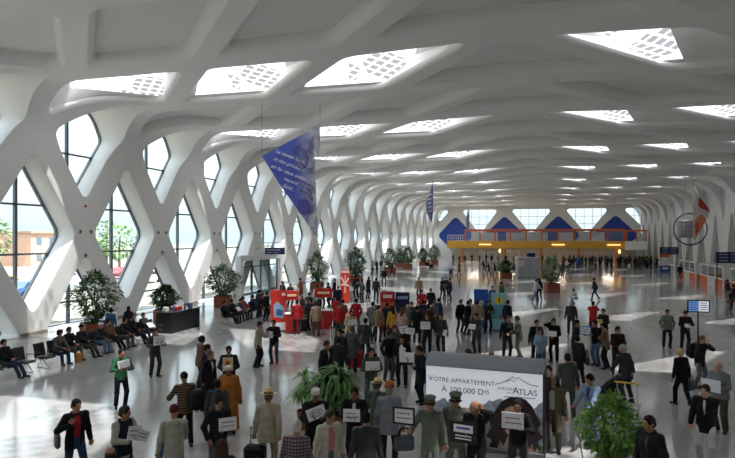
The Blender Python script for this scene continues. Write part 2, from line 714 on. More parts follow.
DOOR_I = (3, 7, 11)          # foot triangles of the left wall that hold a doorway (index of the period)
for i in range(I0, I1 + 1):
    s = S0 + PERIOD * i
    T = tiles_left(s)
    glazed = (i % 2 == 0)
    for key in ('inner', 'middle', 'outer'):
        for sg in (-1, 1):
            t = T[key] if sg < 0 else T[key].mirror()
            if not glazed:
                loops, last = t.skin(roof, FILLET)
                top = [shell(q.x, q.y, .56) for q in last]
                roof.cur = 0
                loft(roof, loops + [top])
                roof.cur = 1
                cap_fan(roof, last, shell, .56)
                roof.cur = 0
                continue
            prof = [(0, 0), (.05, .026), (.10, .065), (.14, .115), (.17, .18), (.18, .25)]
            loops, last = t.skin(roof, prof)
            c = {'inner': -6.4, 'middle': -12.8, 'outer': -19.2}[key]
            # glass outline per hole corner: (start, end) in local e, s, height
            if sg < 0:
                gl = {'outer': [[(-1.2, -2.5, 1.6)], [(2.9, -2.45, 1.6), (2.1, .3, .95)], [(.4, 2.4, .36)], [(-3.2, -.6, 1.0)]]}.get(
                    key, [[(-.15, -2.5, 1.7)], [(3.3, -2.5, 1.6), (2.1, .6, .85)], [(.2, 2.64, .34)], [(-4.1, 2.6, .36)]])
            else:
                gl = {'outer': [[(1.2, -2.5, 1.7)], [(4.2, -2.5, 1.0), (2.5, .2, .9)], [(.4, 2.3, .38)], [(-.5, 2.1, .42)]]}.get(
                    key, [[(1.3, -2.5, 1.7)], [(4.4, -2.55, .9), (2.3, .6, .8)], [(.25, 2.64, .36)], [(-.8, 2.64, .38)]])
            def g2w(q):
                p = Vector(shell(c + q[0], s + q[1], 0)) + Vector((0, 0, q[2]))
                if sg > 0:
                    p.x = 2 * XC - p.x
                return p
            pairs = [(g2w(q[0]), g2w(q[-1])) for q in gl]
            uvs = [(q[0] / 6.0 + .5, q[1] / 5.2 + .5) for cc in gl for q in cc]
            poly = [g2w(q) for cc in gl for q in cc]
            if sg > 0:
                pairs = [(pairs[j][1], pairs[j][0]) for j in (0, 3, 2, 1)]
            ring = []
            for j in range(4):
                ring += [pairs[j][0].lerp(pairs[j][1], k / (NCN - 1)) for k in range(NCN)]
                ring += [pairs[j][1].lerp(pairs[(j + 1) % 4][0], k / NE) for k in range(1, NE)]
            base = [Vector(p) for p in loops[-1]]
            loft(roof, loops + [ring])
            w0, w1, w3 = g2w(gl[0][0]), g2w(gl[1][0]), g2w(gl[3][0])
            w1b = g2w(gl[1][1])
            SKYLIGHTS.append((key, sg, i, poly, uvs, base, (w0, w1, w1b, w3)))
    t = mid_tile(s)
    loops, last = t.skin(roof, FILLET)
    top = [shell(q.x, q.y, .56) for q in last]
    loft(roof, loops + [top])
    roof.cur = 1
    cap_fan(roof, last, shell, .56)
    roof.cur = 0
    # walls
    wc = s + 2.0
    lp = wall_opening(lwall, upper_tile(s), -1)
    glaze(lp, -1, [wc - .1], [9.75], 'upper window of the left wall under the roof cove')
    lp = wall_opening(lwall, diamond_tile(s), -1)
    glaze(lp, -1, [wc + 3.6], [4.1, 6.7], 'tall diamond window in the left wall lattice')
    lp = wall_opening(lwall, foot_tile(s), -1)
    if i not in DOOR_I:
        glaze(lp, -1, [wc], [1.3], 'low triangular window at the foot of the left wall')
    else:
        glaze(lp, -1, [wc - 1.15, wc + 1.15], [2.55], 'glazed doorway in the left wall')
    wall_opening(rwall, upper_tile(s).mirror(), 1, 'pale')
    ap, fl_, fr_ = (GZ(10.4), s + 5.6), (GZ(0), s + 2.0), (GZ(0), s + 9.2)
    wall_opening(rwall, Tile([[ap, (GZ(5.2), s + 2.0)], [fl_], [fr_, (GZ(5.2), s + 9.2)]], [.5, 0.0, .5], [.4, .05, .05]), 1, 'panel')

struct(roof.build('ceiling', [M_SHELL, M_RECESS], smooth=True, weld=.004, angle=24), 'white lattice roof of sunken diamonds')
struct(lwall.build('wall_left', [M_SHELL], smooth=True, weld=.004, angle=24), 'white lattice wall with diamond windows')
struct(rwall.build('wall_right', [M_SHELL, M_WALLIN, M_PALEIN], smooth=True, weld=.004, angle=24), 'white lattice wall with grey panels')

NDL = [0]
M_LAMP = mat('downlight_glow', 'ffe9a0', emit=2.2)
M_LAMPRIM = paint('d8d0b0')
for key, sg, i, poly, uvs, base, gs4 in SKYLIGHTS:
    p = pane_obj(win_name(), poly, M_SKYL, uvs=uvs)
    struct(p, 'patterned skylight pane in the roof')

# round downlights sit in the sloping soffit at the inner tip of the nearest skylights
DL_LABELS = {
    ('outer', -1, 0): 'round yellow downlight beside the skylight closest to the left wall',
    ('middle', -1, 0): 'round yellow downlight beside the large skylight above the tilted blue banner',
    ('inner', -1, 0): 'round yellow downlight beside the third large skylight from the left wall',
    ('inner', 1, 0): 'bright round yellow downlight beside the big skylight at upper right',
    ('inner', 1, 2): 'small round yellow downlight beside the second skylight row at right',
    ('middle', 1, 2): 'small round yellow downlight beside the right-hand skylight of the second row',
}
for key, sg, i, poly, uvs, base, gs4 in SKYLIGHTS:
    if (key, sg, i) not in DL_LABELS:
        continue
    w0, w1, w1b, w3 = gs4
    tip = max(base, key=lambda q: q.x)
    if sg < 0:
        a_, b_ = w1, w1b
        pos = (a_ * .6 + b_ * .4).lerp(tip, .38)
    else:
        near = min(base, key=lambda q: q.y + (0 if q.x > w0.x else 50))
        a_, b_ = w0, w3
        pos = w0 * .45 + near * .2 + tip * .2 + w3 * .15
    nrm = (b_ - a_).cross(tip - a_).normalized()
    if nrm.z > 0:
        nrm = -nrm
    pos = pos - nrm * ((pos - a_).dot(nrm)) if sg < 0 else pos + nrm * .12
    q = nrm.to_track_quat('Z', 'Y').to_matrix().to_4x4()
    M = Matrix.Translation(pos + nrm * .01) @ q
    t = thing('ceiling_light', DL_LABELS[(key, sg, i)], 'ceiling light', pos, group='round downlights beside the skylights')
    rim = MB().lathe((0, 0, 0), [(.2, -.04), (.2, .03), (.16, .05), (.15, .02)], 20)
    ro = rim.build('rim', M_LAMPRIM, t, smooth=True, angle=40)
    ro.matrix_local = q
    le = MB().lathe((0, 0, 0), [(.15, 0), (.15, .03), (.08, .045)], 20)
    lo = le.build('lamp_lens', M_LAMP, t, smooth=True, angle=40)
    lo.matrix_local = q

# ------------------------------------------------------------------ floor
def floor_material():
    m = bpy.data.materials.new('polished_stone_floor')
    m.use_nodes = True
    nt = m.node_tree
    b = nt.nodes['Principled BSDF']
    N = nt.nodes.new
    tc = N('ShaderNodeTexCoord')
    br = N('ShaderNodeTexBrick')
    br.offset = 0.0
    br.inputs['Scale'].default_value = 1.0
    br.inputs['Brick Width'].default_value = 1.2
    br.inputs['Row Height'].default_value = 1.2
    br.inputs['Mortar Size'].default_value = 0.006
    c = rgb('a8a7a6')
    br.inputs['Color1'].default_value = tuple(x * .96 for x in c) + (1,)
    br.inputs['Color2'].default_value = tuple(x * 1.05 for x in c) + (1,)
    br.inputs['Mortar'].default_value = tuple(x * .6 for x in c) + (1,)
    nt.links.new(tc.outputs['Object'], br.inputs['Vector'])
    nz = N('ShaderNodeTexNoise')
    nz.inputs['Scale'].default_value = 1.3
    nz.inputs['Detail'].default_value = 6
    nt.links.new(tc.outputs['Object'], nz.inputs['Vector'])
    mx = N('ShaderNodeMix'); mx.data_type = 'RGBA'; mx.blend_type = 'MULTIPLY'
    mx.inputs['Factor'].default_value = .35
    cr = N('ShaderNodeValToRGB')
    cr.color_ramp.elements[0].position = .35; cr.color_ramp.elements[1].position = .65
    cr.color_ramp.elements[0].color = (.82, .82, .80, 1); cr.color_ramp.elements[1].color = (1.1, 1.09, 1.07, 1)
    nt.links.new(nz.outputs['Fac'], cr.inputs['Fac'])
    nt.links.new(br.outputs['Color'], mx.inputs['A'])
    nt.links.new(cr.outputs['Color'], mx.inputs['B'])
    nt.links.new(mx.outputs['Result'], b.inputs['Base Color'])
    b.inputs['Roughness'].default_value = .11
    b.inputs['Specular IOR Level'].default_value = .75
    n2 = N('ShaderNodeTexNoise'); n2.inputs['Scale'].default_value = .9
    nt.links.new(tc.outputs['Object'], n2.inputs['Vector'])
    bp = N('ShaderNodeBump'); bp.inputs['Strength'].default_value = .12; bp.inputs['Distance'].default_value = .02
    nt.links.new(n2.outputs['Fac'], bp.inputs['Height'])
    nt.links.new(bp.outputs['Normal'], b.inputs['Normal'])
    return m
XL, XR = XC - WOUT, XC + WOUT
fl = MB().box(((XL + XR) / 2, 70, -.15), (XR - XL + 4.0, 170, .3))
struct(fl.build('floor', floor_material()), 'polished pale stone floor')
kb = MB()
for i in range(I0, I1 + 1):
    s = S0 + PERIOD * i + 2.0
    kb.box((XL - .02, s + 3.6, .09), (.12, 1.75, .18), bev=.01)
struct(kb.build('baseboard_left', paint('8f8a80')), 'grey plinth at the foot of the wall struts')

# back wall behind the camera
bw = MB().box((XC, SBACK - .15, 6.5), (2 * WOUT + 3, .3, 14))
struct(bw.build('wall_back', paint('c9c6c2')), 'plain wall behind the gallery')

# ------------------------------------------------------------------ far wall
fw = MB()
def far_pt(x, z, d=0.0):
    return (x, SFAR + d, z)
NODES = [-20.1, -8.3, 4.2, 16.8]
BOUND = [-27.0, -15.4, -2.2, 10.5, 25.0]
M_BLUE = mat('blue_panel', '2a4aa8', rough=.5, var=.06, scale=.5)
ZB = 3.4
def poly_round(p, r):
    if area2(p) < 0:
        p = p[::-1]
    L = rounded_loop(p, [r] * len(p), [1] * len(p))
    return [(q.x, q.y) for q in L]
blues, wins = [], []
for k, nx in enumerate(NODES):
    hw = 4.5 if k == 0 else 5.0
    blues.append([(nx, 10.2), (nx + hw, 5.4), (nx, .6), (nx - hw, 5.4)])
for k in range(5):
    l = NODES[k - 1] + 1.4 if k > 0 else XL + .2
    r = NODES[k] - 1.4 if k < 4 else XR - .2
    if k == 0:
        wins.append([(XL + .3, 11.7), (-21.4, 11.7), (XL + .3, 8.2)])
        continue
    if k == 4:
        wins.append([(l, 11.7), (r, 11.7), (r, 5.6), (l + 6.0, 5.6)][:4])
    else:
        wins.append([(l, 11.7), (r, 11.7), ((l + r) / 2 + .5, 6.2), ((l + r) / 2 - .5, 6.2)])
# wall plate cut by the openings: triangulated with the hole outlines as constraints
from mathutils.geometry import delaunay_2d_cdt
outer = [(XL - 2, 0), (XR + 2, 0), (XR + 2, 14.5), (XL - 2, 14.5)]
holes = [poly_round(b, .9) for b in blues] + [poly_round(w, .5) for w in wins]
vs = [Vector(p) for p in outer]
edges = [(0, 1), (1, 2), (2, 3), (3, 0)]
for h in holes:
    o = len(vs)
    vs += [Vector(p) for p in h]
    edges += [(o + i, o + (i + 1) % len(h)) for i in range(len(h))]
cv, ce, cf, _, _, _ = delaunay_2d_cdt(vs, edges, [], 1, 1e-4)
def inside(p, poly):
    c = False
    n = len(poly)
    for i in range(n):
        a, b = poly[i], poly[(i + 1) % n]
        if (a[1] > p[1]) != (b[1] > p[1]) and p[0] < (b[0] - a[0]) * (p[1] - a[1]) / (b[1] - a[1]) + a[0]:
            c = not c
    return c
ff = []
for f in cf:
    c = sum((cv[i] for i in f), Vector((0, 0))) / len(f)
    if any(inside(c, h) for h in holes):
        continue
    ff.append(f)
fw.add([far_pt(p.x, p.y) for p in cv], ff)
for h in holes:
    loft(fw, [[far_pt(*p) for p in h], [far_pt(*p, .55) for p in h]])
struct(fw.build('wall_far', M_SHELL, smooth=False), 'white end wall with blue diamonds and clerestory windows')
for h in holes[:4]:
    b = MB().prism(h, lambda p: far_pt(*p, .35), lambda p: far_pt(*p, .5))
    struct(b.build('trim_%d' % (holes.index(h) + 1), M_BLUE), 'blue diamond infill panel of the end wall')
for h in holes[4:]:
    f = MB()
    lp = [far_pt(*p, .5) for p in h]
    xs = [p[0] for p in lp]
    x = min(xs) + 1.9
    while x < max(xs) - .5:
        r = span(lp, 0, x, 2)
        if r:
            f.box((x, SFAR + .5, (r[0] + r[1]) / 2), (.09, .12, r[1] - r[0]))
        x += 1.9
    for z in (8.1, 9.9):
        r = span(lp, 2, z, 0)
        if r:
            f.box(((r[0] + r[1]) / 2, SFAR + .5, z), (r[1] - r[0], .12, .09))
    o = f.build(win_name(), mat('pale_mullion', 'b9c2c6', rough=.5))
    struct(o, 'clerestory window in the end wall')
    me = bpy.data.meshes.new('pane')
    me.from_pydata([(p[0], p[1] + .06, p[2]) for p in lp], [], [tuple(range(len(lp)))])
    me.materials.append(M_GLASS)
    pn = bpy.data.objects.new('pane', me)
    COL.objects.link(pn)
    pn.parent = o

# ------------------------------------------------------------------ sky, sun and the ground outside
w = bpy.data.worlds.new('sky')
SC.world = w
w.use_nodes = True
wn = w.node_tree
bg = wn.nodes['Background']
tcw = wn.nodes.new('ShaderNodeTexCoord')
spw = wn.nodes.new('ShaderNodeSeparateXYZ')
wn.links.new(tcw.outputs['Generated'], spw.inputs[0])
rw = wn.nodes.new('ShaderNodeValToRGB')
rw.color_ramp.elements[0].position = 0.0
rw.color_ramp.elements[0].color = (.27, .305, .316, 1)
rw.color_ramp.elements[1].position = .6
rw.color_ramp.elements[1].color = (.86, .93, 1.0, 1)
hz = rw.color_ramp.elements.new(.3)
hz.color = (.62, .67, .69, 1)
wn.links.new(spw.outputs[2], rw.inputs['Fac'])
wn.links.new(rw.outputs['Color'], bg.inputs['Color'])
SKY_L = 2.4
bg.inputs['Strength'].default_value = SKY_L
sun = bpy.data.lights.new('sun', 'SUN')
sun.energy = 14.0
sun.angle = math.radians(1.0)
sun.color = (1.0, .975, .95)
suno = bpy.data.objects.new('sun', sun)
COL.objects.link(suno)
sdir = Vector((-4.5, .5, -12.4)).normalized()
suno.rotation_euler = sdir.to_track_quat('-Z', 'Y').to_euler()
SC.view_settings.exposure = 0.9

gr = MB().box((0, 70, -.45), (600, 560, .2))
struct(gr.build('ground', mat('pale_ground', '6e695f', rough=.9, var=.25, scale=.25)), 'pale paved ground outside the hall')
# ------------------------------------------------------------------ furniture and fittings
def ground_thing(name, label, cat, u, y, rz=0.0, group=None):
    X, s = fp(u, y)
    return thing(name, label, cat, (X, s, 0), rz, group)

CHROME = mat('chrome', 'c9ccd0', rough=.2, metal=.9, var=.03)
STEEL = mat('dark_steel', '3b3d40', rough=.4, metal=.5, var=.05)
BLACK = paint('16171a', .4)
WHITEP = paint('eeeeec', .5)
ORANGE = paint('d8672a', .5)
YELLOW = paint('d9a640', .5)
NAVY = paint('1a2350', .45)
RED = paint('c42a22', .5)
TERRA = mat('terracotta', '8a4a34', rough=.7, var=.12)
SOIL = mat('soil', '2e241c', rough=.95, var=.3, scale=30)

# --- spot fixtures and alarm on the strut nodes of the left wall
for k in range(-1, 6):
    s = S0 + PERIOD * k + 2.0
    near = 'closest to the camera' if k == -1 else None
    for (ds, z) in ((-.42, 5.3), (.42, 5.3), (0, 3.95)):
        c = (XL + .02, s + ds, z)
        t = thing('wall_spotlight', 'small round black spotlight set in a strut crossing of the left wall lattice', 'wall light', c, group='spotlights in the left wall lattice')
        M = Matrix.Rotation(PI / 2, 4, 'Y')
        MB().lathe((0, 0, 0), [(.13, -.03), (.13, .03), (.085, .035), (.08, .0)], 16, M).build('rim', paint('bdb7aa'), t, smooth=True, angle=40)
        MB().lathe((0, 0, 0), [(.085, -.02), (.085, .015), (.04, .03)], 16, M).build('lens', BLACK, t, smooth=True, angle=40)
c = (XL, S0 - 7.2 + 2.0 + 7.2, 6.75)
al = MB().box((0, 0, 0), (.10, .15, .15), bev=.02).box((.06, 0, 0), (.04, .08, .08), bev=.01)
tag(al.build('fire_alarm', RED, loc=c), 'small red fire alarm box on a strut crossing of the left wall', 'alarm')

# --- entrance portals in the left wall
def portal(n, s0, label, zt=3.0):
    x = XL + .28
    m = MB()
    m.box((x, s0 + 3.6, zt + .18), (.5, 8.6, .5), bev=.03)
    m.box((x, s0 - .45, zt / 2), (.5, .5, zt), bev=.02)
    m.box((x, s0 + 7.65, zt / 2), (.5, .5, zt), bev=.02)
    o = m.build('door_%d' % n, M_SHELL)
    struct(o, label)
    f = MB()
    for k in range(5):
        f.box((x, s0 + .1 + k * 1.75, zt / 2), (.12, .1, zt))
    f.box((x, s0 + 3.6, 2.4), (.12, 7.0, .09))
    f.box((x, s0 + 3.6, .04), (.12, 7.0, .08))
    f.build('door_frame', M_FRAME, o)
    for k in range(4):
        y0 = s0 + .15 + k * 1.75
        pane_obj('door_pane', [(x, y0, .08), (x, y0 + 1.65, .08), (x, y0 + 1.65, zt), (x, y0, zt)], M_GLASS, o)
    for k in (1, 2):
        MB().tube([(x + .12, s0 + 1.0 + k * 1.75, .8), (x + .12, s0 + 1.0 + k * 1.75, 1.5)], .02).build('door_handle', CHROME, o)
portal(1, 46.4, 'glazed entrance in the left wall under the navy sign')
portal(2, 75.2, 'second glazed entrance further along the left wall')
portal(3, 104.0, 'third glazed entrance near the far end of the left wall')
t = thing('exit_sign', 'dark navy sign box hanging over the glazed entrance in the left wall', 'sign', (XL + 1.4, 50.6, 3.72))
MB().box((0, 0, 0), (1.9, .22, .62), bev=.02).build('sign_box', NAVY, t)
lt = MB()
for k, (a, w) in enumerate(((-.6, .3), (-.18, .42), (.33, .45))):
    lt.box((a, -.115, .1), (w, .012, .14))
for k, (a, w) in enumerate(((-.5, .45), (.1, .5))):
    lt.box((a, -.115, -.14), (w, .012, .1))
lt.build('lettering', paint('8b93b4'), t)
MB().tube([(-.7, 0, .3), (-.7, 0, .75)], .02).tube([(.7, 0, .3), (.7, 0, .75)], .02).tube([(-1.2, 0, .75), (.8, 0, .75)], .025).build('hanger', STEEL, t)

# --- gallery at the far end
gx0, gx1, gx2, gs = -17.6, 14.9, 18.6, 118.0
t = thing('gallery', 'yellow fronted gallery with orange railing across the far end of the hall', 'gallery', (0, gs, 0))
def loc_box(mb, x0, x1, y0, y1, z0, z1, bev=0.0):
    mb.box(((x0 + x1) / 2, (y0 + y1) / 2, (z0 + z1) / 2), (abs(x1 - x0), abs(y1 - y0), z1 - z0), bev=bev)
    return mb
m = loc_box(MB(), gx0, gx1, 0, .3, 2.85, 4.25, .03)
loc_box(m, gx0 - .0, gx0 + .3, .3, 30, 2.85, 4.25, .03)
m.build('fascia', YELLOW, t)
loc_box(MB(), gx1 + .02, gx2, .1, .4, 2.6, 4.25, .03).build('end_fascia', WHITEP, t)
loc_box(MB(), gx0 + .32, gx2 - .02, .32, 30, 3.2, 3.7).build('deck', paint('b5aca0'), t)
r = loc_box(MB(), gx0 + 3.4, gx1, .02, .28, 6.1, 6.5, .03)
loc_box(r, gx1, gx2, .1, .3, 6.0, 6.3, .02)
r.build('top_rail', ORANGE, t)
n = 11
for k in range(n):
    x = gx0 + 3.5 + (gx1 - gx0 - 3.6) * k / (n - 1)
    loc_box(MB(), x - .12, x + .12, .03, .26, 4.25, 6.1).build('post', ORANGE, t)
for k in range(3):
    x = gx1 + .3 + k * 1.6
    loc_box(MB(), x - .1, x + .1, .1, .3, 4.25, 6.0).build('post', ORANGE, t)
GUARD = glass_mat('guard_glass', (.88, .9, .92), .12)
for k in range(n - 1):
    x0 = gx0 + 3.62 + (gx1 - gx0 - 3.6) * k / (n - 1)
    x1 = gx0 + 3.38 + (gx1 - gx0 - 3.6) * (k + 1) / (n - 1)
    loc_box(MB(), x0, x1, .12, .16, 4.27, 6.08).build('guard_pane', GUARD, t)
lr = MB()
for k in range(9):
    x = gx0 + .1 + k * .42
    lr.tube([(x, .15, 4.2), (x, .15, 5.35)], .035, 6)
lr.tube([(gx0, .15, 5.35), (gx0 + 3.45, .15, 5.35)], .05, 6).tube([(gx0, .15, 4.8), (gx0 + 3.45, .15, 4.8)], .03, 6)
lr.build('low_railing', WHITEP, t)
for x in (-14.6, -6.5, 0.2, 7.0, 13.4):
    loc_box(MB(), x - .25, x + .25, .5, 1.0, 0, 3.2).build('column', mat('orange_column', 'c07a34', rough=.5), t)
bk = MB()
for x0, x1 in ((-13.5, -8.2), (-6.6, -2.6), (-1, 1.5), (3.5, 6.2), (8.2, 12.0)):
    loc_box(bk, x0, x1, 6, 6.2, 3.7, 5.9)
bk.build('shop_partition', paint('e2e4e8'), t)
# warm lamps under the fascia (two lit clusters seen in the photograph)
LAMPW = mat('warm_lamp', 'ffc878', emit=2.2)
for nm, x, z, lab in (('wall_lamp', -7.4, 2.3, 'small glowing orange lamp under the yellow gallery beside the grey kiosk'),
                  ('wall_lamp', 13.9, 2.3, 'small glowing orange lamp under the right end of the yellow gallery')):
    q = thing(nm, lab, 'lamp', (x, gs - .45, z))
    MB().lathe((0, 0, 0), [(.1, -.28), (.2, -.16), (.2, .16), (.08, .4)], 14).build('lamp_globe', LAMPW, q, smooth=True)
    MB().tube([(0, 0, .35), (0, .2, .75), (0, .55, .75)], .05, 6).build('bracket', STEEL, q)
for x, lab in ((-10.2, 'row of warm bulbs along the fascia over the left part of the gallery front'),
               (3.3, 'row of warm bulbs along the fascia over the middle of the gallery front'),
               (13.0, 'row of warm bulbs along the fascia at the right end of the gallery front')):
    q = thing('light_strip', lab, 'lamp', (x, gs - .12, 3.55))
    MB().box((0, .05, 0), (2.4, .12, .14), bev=.02).build('housing', WHITEP, q)
    b = MB()
    for k in range(7):
        b.lathe((-1.0 + k * .33, -.06, 0), [(.03, -.1), (.09, -.04), (.09, .04), (.03, .1)], 8)
    b.build('bulbs', LAMPW, q, smooth=True)
# wall under the gallery and the pale service doors in it
ub = MB().box((0, 131, 1.6), (37, .3, 3.2))
struct(ub.build('wall_under', paint('a39b8f')), 'brown grey wall under the gallery')
for k, u in enumerate((482, 490, 498, 508, 516)):
    X, s = dp(u, 118)
    q = thing('service_door', 'pale tall cabinet door in the row under the yellow gallery', 'cabinet', (X, s, 0), group='pale cabinets under the gallery')
    MB().box((0, 0, 1.15), (1.15, .5, 2.3), bev=.03).build('cabinet_body', paint('d9dad8'), q)
    MB().box((0, -.27, 1.2), (.85, .04, 1.9), bev=.01).build('door', paint('bfc4c6'), q)

for k in range(4):  # fill lights added to brighten the space under the deck, fixtures invented
    x = -13 + k * 8.5
    q = thing('ceiling_light', 'flat white fill light added under the deck of the yellow gallery', 'ceiling light', (x, gs + 4.5, 3.12), group='added fill lights under the gallery')
    MB().box((0, 0, 0), (2.4, .5, .1), bev=.02).build('housing', WHITEP, q)
    MB().box((0, 0, -.06), (2.2, .4, .03)).build('fill_panel', mat('fill_glow', 'fff1d8', emit=3.0), q)
    la = bpy.data.lights.new('added_fill_lamp', 'AREA')
    la.shape = 'RECTANGLE'; la.size = 2.2; la.size_y = .4; la.energy = 160; la.color = (1, .9, .75)
    lo_ = bpy.data.objects.new('added_fill_lamp', la)
    COL.objects.link(lo_); lo_.parent = q; lo_.location = (0, 0, -.09)

# --- grey kiosk with a prohibition sign
X, s = fp(528, 277.5)
t = thing('kiosk', 'grey box kiosk with a red and white prohibition sign standing on the shiny floor', 'kiosk', (X, s, 0), TH)
MB().box((0, .5, 1.2), (2.6, 1.8, 2.4), bev=.03).build('cabin', paint('a9adb2'), t)
MB().box((0, .5, 2.46), (2.7, 1.9, .12), bev=.02).build('roof', paint('c7cacd'), t)
MB().box((.08, -.405, 1.2), (.04, .02, 2.3)).build('seam', paint('84888e'), t)
sg = MB().box((-.95, -.42, 1.75), (.62, .03, .62), bev=.01).build('sign_plate', WHITEP, t)
rg = MB().tube([(-.95 + .22 * math.cos(a), -.44, 1.75 + .22 * math.sin(a)) for a in [2 * PI * k / 24 for k in range(25)]], .03, 6, False)
rg.tube([(-1.1, -.44, 1.9), (-.8, -.44, 1.6)], .03, 6)
rg.build('prohibition_ring', RED, sg)
MB().box((.5, .4, 2.75), (1.0, .12, .55), bev=.02).build('monitor', NAVY, t)

# --- information screen on a pole
X, s = fp(698, 347)
t = thing('information_screen', 'flat flight information screen on a tall black pole stand', 'screen', (X, s, 0), 0.0)
zc = zat(306, depth(X, s))
MB().box((0, 0, .02), (.95, .5, .04), bev=.01).build('base', BLACK, t)
MB().tube([(0, 0, .03), (0, 0, zc)], .035, 10).build('pole', BLACK, t)
sc_ = MB().box((0, -.06, zc), (.92, .07, .56), bev=.015).build('screen_frame', BLACK, t)
MB().box((-.2, -.1, zc), (.4, .012, .46)).build('blue_panel', mat('screen_blue', '5c86c8', emit=.35), sc_)
MB().box((.21, -.1, zc), (.4, .012, .46)).build('white_panel', mat('screen_white', 'd2d8e0', emit=.35), sc_)
ln = MB()
for k in range(4):
    ln.box((-.2, -.108, zc + .15 - k * .1), (.3, .006, .03))
    ln.box((.2, -.108, zc + .15 - k * .1), (.28, .006, .03))
ln.build('text_lines', paint('2b3a66'), sc_)

# --- booths at the right: orange counters, white posts, glass
BG = glass_mat('booth_glass', (.86, .9, .92), .1)
def booth(s0, s1, label, X0=16.7):
    t = thing('rental_booth', label, 'booth', (X0, s0, 0))
    L = s1 - s0
    for k in range(3):
        MB().box((0, L * (k + .5) / 3, .45), (.18, L / 3 - .15, .9), bev=.02).build('front_panel', (ORANGE, paint('dcd9d4'), ORANGE)[k], t)
    MB().box((.05, L / 2, .96), (.5, L, .08), bev=.02).build('counter_top', WHITEP, t)
    n = 4
    for k in range(n):
        MB().box((0, L * k / (n - 1), 1.05), (.14, .14, 2.1)).build('post', WHITEP, t)
    MB().box((0, L / 2, 2.12), (.16, L, .12)).build('header', WHITEP, t)
    for k in range(n - 1):
        MB().box((0, L * (k + .5) / (n - 1), 1.53), (.03, L / (n - 1) - .16, 1.05)).build('booth_pane', BG, t)
    MB().box((2.4, .06, 1.05), (4.6, .1, 2.1)).build('side_panel', paint('ded8cf'), t)
    MB().box((2.4, -.02, .5), (4.6, .06, .8), bev=.01).build('side_stripe', ORANGE, t)
    return t
booth(74.5, 82.5, 'orange and white booth with glass front at right, furthest of the three')
booth(64, 72, 'orange and white booth with glass front at right, between two others')
booth(53.5, 61.5, 'orange and white booth with glass front closest to the right picture edge')
for u0, u1, y0, y1, D, lab in ((660, 678, 247, 254.5, 84, 'dark navy overhead sign with pale lettering beyond the orange booths'),
                            (716, 741, 252, 263, 57, 'dark navy overhead sign at the right edge above an orange booth')):
    X, s = dp((u0 + u1) / 2, D)
    w_, h_ = (u1 - u0) * D / FPX, (y1 - y0) * D / FPX
    z_ = zat((y0 + y1) / 2, D)
    t = thing('overhead_sign', lab, 'sign', (X, s, z_), TH)
    MB().box((0, 0, 0), (w_, .2, h_), bev=.02).build('sign_box', NAVY, t)
    tl = MB()
    for r_ in range(3):
        for c_ in range(2):
            tl.box((-w_ * .22 + c_ * w_ * .45, -.105, h_ * .28 - r_ * h_ * .28), (w_ * .34, .012, h_ * .1))
    tl.build('lettering', paint('9aa3c6'), t)
    for sx in (-1, 1):
        MB().tube([(sx * w_ * .45, .05, -h_ / 2), (sx * w_ * .45, .05, -z_)], .05, 8).build('sign_post', STEEL, t)
# advertising stand with blue foot
X, s = fp(664.5, 272)
t = thing('display_stand', 'white display stand with a blue foot and orange top near the orange booths', 'stand', (X, s, 0), TH)
MB().box((0, 0, .45), (1.5, .5, .9), bev=.04).build('foot', mat('stand_blue', '1f4f9c', rough=.4), t)
MB().box((0, 0, 1.5), (1.1, .3, 1.2), bev=.03).build('panel', WHITEP, t)
MB().box((0, -.02, 2.3), (1.3, .34, .4), bev=.03).build('header', ORANGE, t)
MB().box((0, -.27, .55), (.8, .03, .3)).build('poster', paint('cfe0ee'), t)

# --- hanging ring display with a sail at the right
D = 62.0
X, s = dp(690.5, D)
zc = zat(229, D)
t = thing('hanging_ring', 'large metal ring with a grey screen box hanging in front of the right wall', 'display', (X, s, zc), TH)
R_ = 1.72
ring = [(R_ * math.cos(a), 0, R_ * .95 * math.sin(a)) for a in [2 * PI * k / 48 for k in range(49)]]
MB().tube(ring, .065, 8, False).build('ring', STEEL, t, smooth=True)
MB().tube([(p[0] * .96, .55, p[2] * .96) for p in ring], .05, 8, False).build('ring', CHROME, t, smooth=True)
hs = MB()
for a in range(0, 48, 6):
    p = ring[a]
    hs.tube([p, (p[0] * .96, .55, p[2] * .96)], .03, 6)
hs.build('spokes', CHROME, t)
bx = MB().box((-.45, .2, 0), (1.45, .5, 1.85), bev=.05).build('screen_box', paint('a9adb2'), t)
gl_ = MB()
for k in range(4):
    gl_.box((-.45, -.06, -.7 + k * .47), (1.3, .02, .03))
for k in range(3):
    gl_.box((-.9 + k * .45, -.06, 0), (.03, .02, 1.7))
gl_.build('grid', paint('6c7076'), bx)
ld = MB()
zb = zat(263, D) - zc
for sx in (-.28, .22):
    ld.tube([(-.35 + sx, .1, -R_ * .93), (-.35 + sx, .1, zb)], .035, 6)
k = -R_ * .95
while k > zb:
    ld.tube([(-.63, .1, k), (-.13, .1, k)], .03, 6)
    k -= .33
ld.build('ladder', CHROME, t)
hk = MB()
for sx in (-.8, .8):
    hk.tube([(sx, .2, R_ * .8), (sx * .4, .2, 11.5 - zc)], .012, 6)
hk.build('suspension_wire', STEEL, t)

def sail(name, label, D, pts, thick, mats, group, curve=.25):
    """hanging fabric sail: outline in pixels at depth D, gently bowed, with thickness"""
    P = []
    for u, y in pts:
        X, s = dp(u, D)
        P.append(Vector((X, s, zat(y, D))))
    c = sum(P, Vector()) / len(P)
    o = thing(name, label, 'banner', c, group=group)
    nrm = Vector((ST, -CT, 0))
    rows = 14
    # ruled surface between the two long edges
    return o, P, c, nrm

